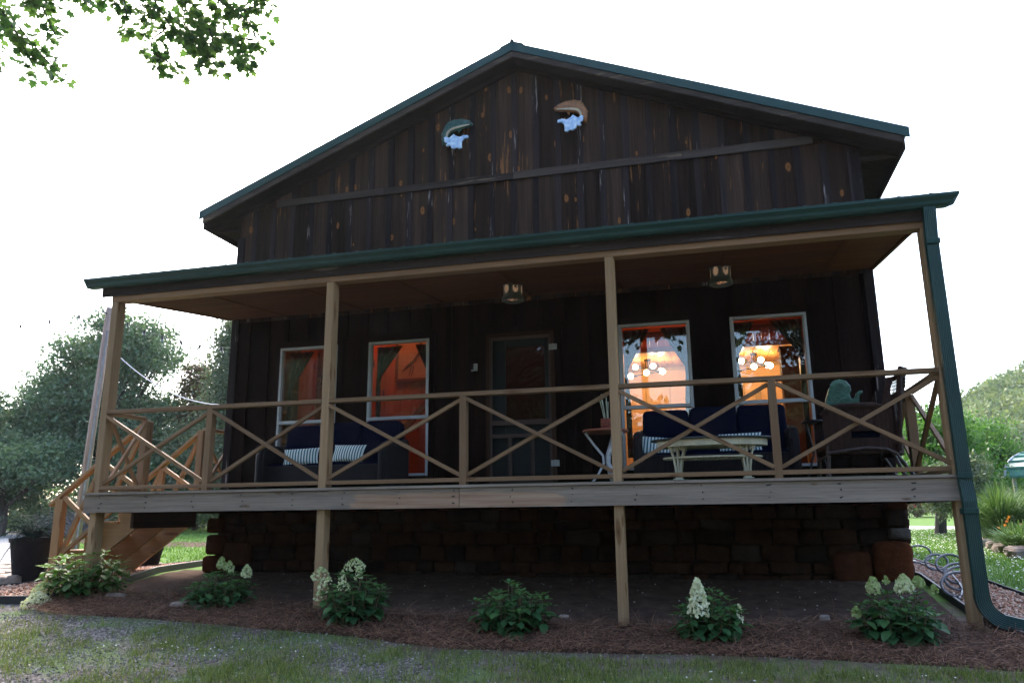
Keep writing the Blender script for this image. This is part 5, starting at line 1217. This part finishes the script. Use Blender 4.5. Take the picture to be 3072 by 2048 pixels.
for i, (x, y, r, s) in enumerate(((27, 44, 3.2, 31), (33, 52, 4.0, 32), (24, 40, 2.4, 33), (38, 60, 4.6, 34), (30, 64, 4.2, 35))):
    limb_tree('woodland_tree', ['woodland tree behind the green carport', 'taller woodland tree at the foot of the hill', 'nearest woodland tree above the downspout grass', 'woodland tree at the right edge below the hill', 'woodland tree in front of the hill behind the porch railing'][i], (x, y), r * .5, .2, rb((x, y, r * .75), (r, r, r * .95), 11, r * .42, s), 7000, .26, LEAVES_BRIGHT if i % 2 else LEAVES_CEDAR, 'woodland trees at the foot of the hill', clump=.42)
# hill with its forest
def hill(x, y): return 33 * math.exp(-((x - 98) / 62) ** 2 - ((y - 185) / 75) ** 2) - 1.2
m = MB(); hx = np.linspace(-10, 260, 46); hy = np.linspace(85, 330, 40)
m.v = [(x, y, hill(x, y)) for y in hy for x in hx]; m.g = m.v; m.t = [.5] * len(m.v); nx = len(hx); m.f = [[j * nx + i, j * nx + i + 1, (j + 1) * nx + i + 1, (j + 1) * nx + i] for j in range(len(hy) - 1) for i in range(nx - 1)]; m.mi = [0] * len(m.f)
tag(m.build('hill', plain('hill_ground', (.05, .09, .03), .9), smooth=True), kind='structure')
P = []; T = []
for _ in range(900):
    x, y = random.uniform(30, 120), random.uniform(95, 185)
    if (x - CAM.x) / (y - CAM.y) < .26 or (x - CAM.x) / (y - CAM.y) > .62: continue
    z = hill(x, y); r = random.uniform(1.5, 3.0); n = 110; d = rdir(n, .4) * [r, r, r * 1.05] * rng.uniform(.75, 1.05, (n, 1)); P.append(d + [x, y, z + r * .8]); T.append(np.clip(random.random() * .7 + rng.uniform(-.1, .3, n), 0, 1))
P = np.concatenate(P); T = np.concatenate(T); N = len(P); V, F, TT = scatter(*LEAF, P, rdir(N), rdir(N, .5), rng.uniform(.6, 1.2, N), T)
tag(npmesh('hill_forest', V, F, TT, LEAVES_HILL), kind='stuff')
# flower beds on the right
def gclump(name, label, x, y, r, hgt, n, mat, cat, group, wid=.006):
    t = thing(name, label, cat, (x, y, h(x, y)), group); V = []; F = []; T = []; k = 0
    for i in range(n):
        a = random.random() * 6.28; q = random.random() ** .7; b = Vector((x + r * .35 * q * math.cos(a), y + r * .35 * q * math.sin(a), h(x, y))); H = hgt * random.uniform(.6, 1.1); sp_ = r * q * random.uniform(.6, 1.3); dx = Vector((math.cos(a), math.sin(a), 0)); s = Vector((-math.sin(a), math.cos(a), 0)); tn = random.random()
        for j in range(6):
            u = j / 5; p = b + dx * sp_ * u ** 1.6 + Vector((0, 0, H * (u * 1.25 - .45 * u ** 3 * (.4 + q)))); w = wid * (1 - u * .85) * 2
            V += [p - s * w, p + s * w]; T += [min(1, tn * .7 + .3 * u)] * 2
        F += [(k + 2 * j, k + 2 * j + 1, k + 2 * j + 3, k + 2 * j + 2) for j in range(5)]; k += 12
    npmesh('blades', np.array([tuple(v) for v in V]), F, T, mat, t); return t
gclump('ornamental_grass', 'tall arching clump of ornamental grass right of the downspout', 12.35, 10.0, .85, 1.2, 1500, OGRASS, 'ornamental grass', 'ornamental grasses in the right bed', .007)
gclump('ornamental_grass', 'second ornamental grass clump behind the daylilies at the photo edge', 13.1, 11.0, .8, 1.1, 800, OGRASS, 'ornamental grass', 'ornamental grasses in the right bed', .007)
DL = ['daylily clump nearest the downspout behind the border rocks', 'daylily clump in the middle of the right bed', 'daylily clump at the right edge of the photo', 'daylily clump behind the others with orange flowers']
for i, (x, y) in enumerate(((11.85, 7.9), (11.72, 7.1), (11.95, 6.75), (12.2, 8.3))):
    t = gclump('daylily', DL[i], x, y, .5, .5, 300, OGRASS, 'daylily', 'daylilies in the right bed', .011)
    P = np.array([(x + random.uniform(-.3, .4), y + random.uniform(-.3, .3), h(x, y) + random.uniform(.4, .62)) for _ in range(5)]); V, F, T = scatter(*MAPLE[:1], [(0, 1, 2, 3), (0, 3, 4, 5), (0, 5, 6, 7), (0, 7, 8, 9), (0, 9, 10, 11)], P, rdir(5), rdir(5), np.full(5, .05), rng.random(5)); npmesh('flower', V, F, T, ORANGEF, t)
for i, (x, y) in enumerate(((18.2, 46), (19.0, 47.6), (20.5, 48.6), (22.3, 48.0))):
    t = limb_tree('flower_shrub', ['reddish bushy shrub at the left end of the far flower bed', 'low green plant cluster beside the white sign', 'red flowering plants right of the white sign', 'low plants in the far flower bed near the right porch post'][i], (x, y), .3, .04, [((x, y, h(x, y) + .55), (1.0, .6, .55))], 1500, .14, (LEAVES_RUST, LEAVES_CEDAR, LEAVES_CEDAR, LEAVES_CEDAR)[i], 'plants in the far flower bed', 'shrub', clump=.15)
    if i in (0, 2):
        n = 60; P = np.stack([rng.normal(x, .6, n), rng.normal(y, .3, n), h(x, y) + rng.uniform(.7, 1.35, n)], 1); V, F, T = scatter(*LEAF, P, rdir(n), rdir(n), rng.uniform(.12, .25, n), rng.random(n)); npmesh('flower', V, F, T, REDFLOWER, t)
t = thing('yard_sign', 'small white yard sign standing among the red flowers across the road', 'sign', (19.55, 48.3, h(19.55, 48.3)))
z = h(19.55, 48.3); m = MB(); m.box((19.38, 48.28, .36), (19.74, 48.32, .90)); m.build('board', plain('sign_white', (.75, .7, .72), .5), t)
m = MB(); m.bar((19.56, 48.33, z - .1), (19.56, 48.33, .5), .03, .03, (1, 0, 0)); m.build('stake', METAL, t)
m = MB(); m.blob((19.57, 48.27, .66), (.09, .008, .15), (.7, 1, .7)); m.build('motif', plain('sign_pink', (.55, .3, .33), .6), t)
# carport
t = thing('carport', 'green ribbed metal carport roof on posts at the right edge of the photo', 'carport', (16.5, 16, h(16.5, 16)))
def cpw(u, v, z): return (14.5 + .64 * u + .77 * v, 16.2 - .77 * u + .64 * v, z)
def arch(a): return 1.6 - 1.6 * math.cos(a), .84 + .85 * max(0, math.sin(a)) ** .8
m = MB(); n = 12; U1 = 4.5
for k in range(n):
    (va, za), (vb, zb) = arch(R(4 + k * 14)), arch(R(4 + (k + 1) * 14))
    m.add([cpw(0, va, za), cpw(U1, va, za), cpw(U1, vb, zb), cpw(0, vb, zb), cpw(0, va, za - .03), cpw(U1, va, za - .03), cpw(U1, vb, zb - .03), cpw(0, vb, zb - .03)], [(0, 1, 2, 3), (7, 6, 5, 4), (0, 3, 7, 4), (1, 5, 6, 2), (0, 4, 5, 1), (3, 2, 6, 7)])
    m.bar(cpw(-.01, va, za + .015), cpw(U1, va, za + .015), .05, .04, (0, 0, 1))
m.build('roof', plain('carport_green', (.10, .26, .21), .35, .5, .15), t)
m = MB(); m.tube([cpw(-.03, *arch(a)) for a in np.linspace(.05, 3.0, 16)], .035, 6); m.build('end_trim', ALU, t)
for u in (.15, 2.2, 4.3):
    for v in (.1, 3.1): mm = MB(); p = cpw(u, v, 0); mm.bar((p[0], p[1], -.9), (p[0], p[1], 1.0), .08, .08, (1, 0, 0)); mm.build('post', METAL, t)

# ------------------------------------------------------------------ the maple overhead: trunk left of the frame, boughs reaching into the top left corner
TW = [[(-1.30,-1.38,6.59),(-0.86,-1.33,5.94),(-0.35,-1.49,5.39),(-0.47,-1.18,5.28),(-0.41,-1.12,5.09)],
[(-0.86,-1.33,5.94),(-1.02,-1.18,5.60),(-0.99,-1.10,5.29),(-0.95,-1.08,5.22)],
[(-0.34,-1.51,5.49),(-0.37,-1.17,5.38),(-0.07,-1.24,5.09),(-0.00,-1.11,5.03)],
[(-1.11,-1.30,6.48),(-0.30,-1.50,5.94),(-0.05,-1.48,5.68),(0.03,-1.41,5.46),(-0.06,-1.43,5.44)],
[(-0.30,-1.50,5.94),(0.06,-1.48,5.77),(0.15,-1.43,5.68)],
[(0.03,-1.41,5.46),(0.10,-1.36,5.31)],
[(-0.01,-1.30,6.32),(0.17,-1.20,6.07),(0.17,-1.08,6.01),(0.23,-1.05,5.93)],
[(0.24,-1.23,6.26),(0.63,-1.25,5.88),(0.58,-1.13,5.77)],
[(0.63,-1.34,6.27),(0.76,-1.23,5.93),(0.72,-1.08,5.70),(0.53,-0.81,5.70)],
[(0.75,-0.95,6.55),(1.13,-1.10,5.78),(1.20,-0.93,5.60),(1.15,-0.64,5.68),(1.33,-0.45,5.48),(1.64,-0.52,5.22)],
[(1.20,-0.93,5.60),(0.99,-0.95,5.45),(0.83,-0.77,5.42),(1.17,-0.84,5.18),(1.12,-0.65,5.20)],
[(1.13,-1.10,5.78),(0.89,-0.94,5.76),(0.83,-0.91,5.56)],
[(1.33,-1.25,6.19),(1.41,-0.94,5.89),(1.42,-0.62,5.88),(1.60,-0.44,5.73),(1.79,-0.34,5.53),(2.13,-0.77,5.03)],
[(1.42,-0.62,5.88),(1.73,-0.85,5.38),(1.35,-0.45,5.53),(1.31,-0.42,5.34)],
[(1.41,-0.94,5.89),(1.16,-0.68,5.83),(1.54,-0.90,5.39),(1.26,-0.49,5.58)],
[(1.60,-0.44,5.73),(2.02,-0.68,5.44),(2.16,-0.55,5.47),(2.21,-0.52,5.39)],
[(1.70,-1.14,6.14),(1.70,-0.78,5.95),(1.91,-0.69,5.80),(2.12,-0.69,5.59),(2.17,-0.68,5.58)],
[(1.91,-0.69,5.80),(2.14,-0.82,5.72),(2.24,-0.72,5.83)],
[(1.75,-0.66,6.38),(2.30,-0.91,5.80),(2.34,-0.69,5.83),(2.39,-0.67,5.77)],
[(1.70,-0.78,5.95),(1.56,-0.48,5.89),(1.65,-0.45,5.84)],
[(0.85,-0.99,5.91),(0.75,-1.00,5.86),(0.70,-1.00,5.81)]]
def outside(P):
    d = P - np.array(CAM); z = d @ np.array(FWD); x = d @ np.array(RGT); y = d @ np.array(UPV)
    return (z < .3) | (np.abs(x) > .68 * z + .25) | (np.abs(y) > .46 * z + .25)
mp = limb_tree('maple_tree', 'maple tree whose leafy boughs hang into the top left of the photo', (-3.6, -7.5), 4.0, .28, [((-2.6, -5.6, 8.2), (3.0, 2.6, 1.9)), ((-3.6, -8, 9.2), (3.6, 3.2, 2.2)), ((0, -7.5, 9.0), (2.6, 2.6, 1.6)), ((-.5, -3.8, 8.3), (1.8, 1.6, 1.0)), ((1.2, -2.9, 8.2), (1.4, 1.2, .8)), ((4.2, -9.8, 7.3), (3.4, 3, 2.5)), ((1.0, -9.5, 7.2), (2.6, 2.6, 2.2)), ((5.5, -9.8, 5.65), (2.3, 1.6, 1.15)), ((5.4, -10.2, 5.8), (2.0, 1.4, 1.0)), ((6, -12, 9), (3.5, 3, 1.6))], 44000, .16, LEAVES_MAPLE, 'maple trees around the photographer', tmpl=MAPLE, clump=.32, keep=outside)  # unseen low lobes behind the camera are shaped to block sky in the panes
m = MB(); L = []
root = Vector((-3.2, -6.8, 4.6))
for tw in TW:
    p0 = Vector(tw[0]); m.tube([p0] + [Vector(q) for q in tw[1:]], [.009] * (len(tw) - 1) + [.004], 5)
for q, r0 in (((-1.2, -1.4, 6.6), .05), ((.6, -1.2, 6.5), .05), ((1.5, -1.0, 6.45), .045)):
    q = Vector(q); m.tube([root, root.lerp(q, .5) + Vector((0, 0, 1.0)), q], [.11, .07, .02], 7)
for tw in TW:
    pts = [Vector(p) for p in tw]
    for a, b in zip(pts[:-1], pts[1:]):
        n = max(4, int((b - a).length * 46))
        for k in range(n):
            c = a.lerp(b, (k + random.random()) / n)
            for _ in range(2):
                d = Vector((random.gauss(0, 1), random.gauss(0, 1), random.gauss(-.5, .5))).normalized(); L.append((c + d * random.uniform(.02, .13), d, Vector((random.gauss(0, .5), random.gauss(0, .5), 1)), random.uniform(.06, .115), random.random()))
m.build('bough', BARK, mp)
V, F, T = scatter(*MAPLE, np.array([l[0] for l in L]), np.array([l[1] for l in L]), np.array([l[2] for l in L]), np.array([l[3] for l in L]), [l[4] for l in L]); npmesh('bough_leaves', V, F, T, LEAVES_MAPLE, mp)
limb_tree('maple_tree', 'maple tree behind the photographer mirrored in the right window panes', (11.5, -15), 4.5, .35, [((11.5, -15, 8.0), (4, 3.6, 3.2)), ((9.8, -13.5, 5.2), (1.5, 1.4, 1.3)), ((13, -14.5, 6), (3, 3, 2.5)), ((11, -17, 5), (2.6, 2.4, 2.4))], 15000, .2, LEAVES_SHADE, 'maple trees around the photographer', clump=.4, keep=outside)
limb_tree('maple_tree', 'maple tree far behind the photographer mirrored in the left window panes', (-7, -22), 4.0, .4, [((-6, -22, 6.0), (6.5, 4, 4.5)), ((-12, -20, 5), (5, 4, 4)), ((-1.5, -24, 4), (3.4, 3.4, 3.0)), ((-8, -22, 2.5), (6, 3, 2))], 12000, .3, LEAVES_SHADE, 'maple trees around the photographer', clump=.55)
def hb(x, y): return (lp(x, [-90, -14, -5, -1, 5, 7.5, 12, 90], [26, 22, 15, 8.5, 6.2, 7, 17, 24])) * math.exp(-((y + 78) / 20) ** 2) * 1.0 - 1.4  # unseen hillside behind the camera, added to block sky from the windows
m = MB(); hx = np.linspace(-120, 130, 126); hy = np.linspace(-130, -45, 30)
m.v = [(x, y, hb(x, y)) for y in hy for x in hx]; m.g = m.v; m.t = [.5] * len(m.v); nx = len(hx); m.f = [[j * nx + i, j * nx + i + 1, (j + 1) * nx + i + 1, (j + 1) * nx + i] for j in range(len(hy) - 1) for i in range(nx - 1)]; m.mi = [0] * len(m.f)
tag(m.build('hill', plain('sky_block_hillside', (.018, .03, .01), .9, .1, .5, .8), smooth=True), kind='structure')
n = 26000; U = np.stack([rng.uniform(-34, -10, n), rng.uniform(20.5, 24, n), np.abs(rng.normal(0, 1.0, n))], 1); U[:, 2] = U[:, 2] * (1.3 + .8 * np.sin(U[:, 0] * 1.7) ** 2) - .3
V, F, TT = scatter(*LEAF, U, rdir(n), rdir(n, .5), rng.uniform(.12, .26, n), np.clip(U[:, 2] / 3 + rng.uniform(-.2, .5, n), 0, 1)); tag(npmesh('undergrowth', V, F, TT, LEAVES_FAR), kind='stuff')
P = []
for x in np.arange(-60, 70, 2.2):
    y = -52 + random.uniform(-3, 3); r = random.uniform(2.6, 3.8) * lp(x, [-60, -6, -1, 6.5, 10, 14, 70], [2.4, 2.2, 1.5, 1.15, 1.8, 2.2, 2.6]); n = 420; d = rdir(n, .2) * [r, r, r * 1.35]; P.append(d + [x, y, r * .9 - 1.2])
P = np.concatenate(P); N = len(P); V, F, TT = scatter(*LEAF, P, rdir(N), rdir(N, .5), rng.uniform(.5, 1.0, N), rng.random(N)); tag(npmesh('tree_line', V, F, TT, LEAVES_SHADE), kind='stuff')

# ------------------------------------------------------------------ air
m = MB(); m.box((-505, -305, -3), (505, 505, 48))
hz_ = bpy.data.materials.new('haze_air'); hz_.use_nodes = True; ht_ = hz_.node_tree; ht_.nodes.remove(ht_.nodes['Principled BSDF'])
pv = ht_.nodes.new('ShaderNodeVolumePrincipled'); pv.inputs['Density'].default_value = .00028; pv.inputs['Color'].default_value = (.90, .95, 1, 1); pv.inputs['Anisotropy'].default_value = .5
ht_.links.new(pv.outputs[0], ht_.nodes['Material Output'].inputs['Volume'])
tag(m.build('haze', hz_), kind='stuff')

# ------------------------------------------------------------------ light, sky, camera
SUN_EL, SUN_AZ = R(46), R(-32)          # behind the house, to the left
w = bpy.data.worlds.new('World'); scn.world = w; w.use_nodes = True; nt = w.node_tree
sky = nt.nodes.new('ShaderNodeTexSky'); sky.sky_type = 'NISHITA'; sky.sun_disc = False; sky.sun_elevation = SUN_EL; sky.sun_rotation = SUN_AZ
sky.air_density = 1.0; sky.dust_density = 3.0; sky.ozone_density = 1.0
nt.links.new(sky.outputs[0], nt.nodes['Background'].inputs[0]); nt.nodes['Background'].inputs[1].default_value = .15
sl = bpy.data.lights.new('sun', 'SUN'); sl.energy = .8; sl.angle = R(14); sl.color = (1, .93, .82); so_ = bpy.data.objects.new('sun', sl); COL.objects.link(so_)
dirv = Vector((math.sin(SUN_AZ) * math.cos(SUN_EL), math.cos(SUN_AZ) * math.cos(SUN_EL), math.sin(SUN_EL))); so_.rotation_euler = dirv.to_track_quat('Z', 'Y').to_euler(); so_.location = dirv * 40
cam = bpy.data.cameras.new('camera'); co_ = bpy.data.objects.new('camera', cam); COL.objects.link(co_); scn.camera = co_
cam.sensor_width = 36; cam.lens = 36 * 1795.77 / 2352; cam.clip_end = 2000; cam.clip_start = .05
Mx = Matrix((RGT, UPV, -FWD)).transposed().to_4x4(); Mx.translation = CAM; co_.matrix_world = Mx
vs_ = scn.view_settings; vs_.view_transform = 'Standard'; vs_.look = 'None'; vs_.exposure = 2.5; vs_.gamma = 1
scn.cycles.use_denoising = True; scn.cycles.max_bounces = 8; scn.cycles.transparent_max_bounces = 12; scn.cycles.sample_clamp_indirect = 4
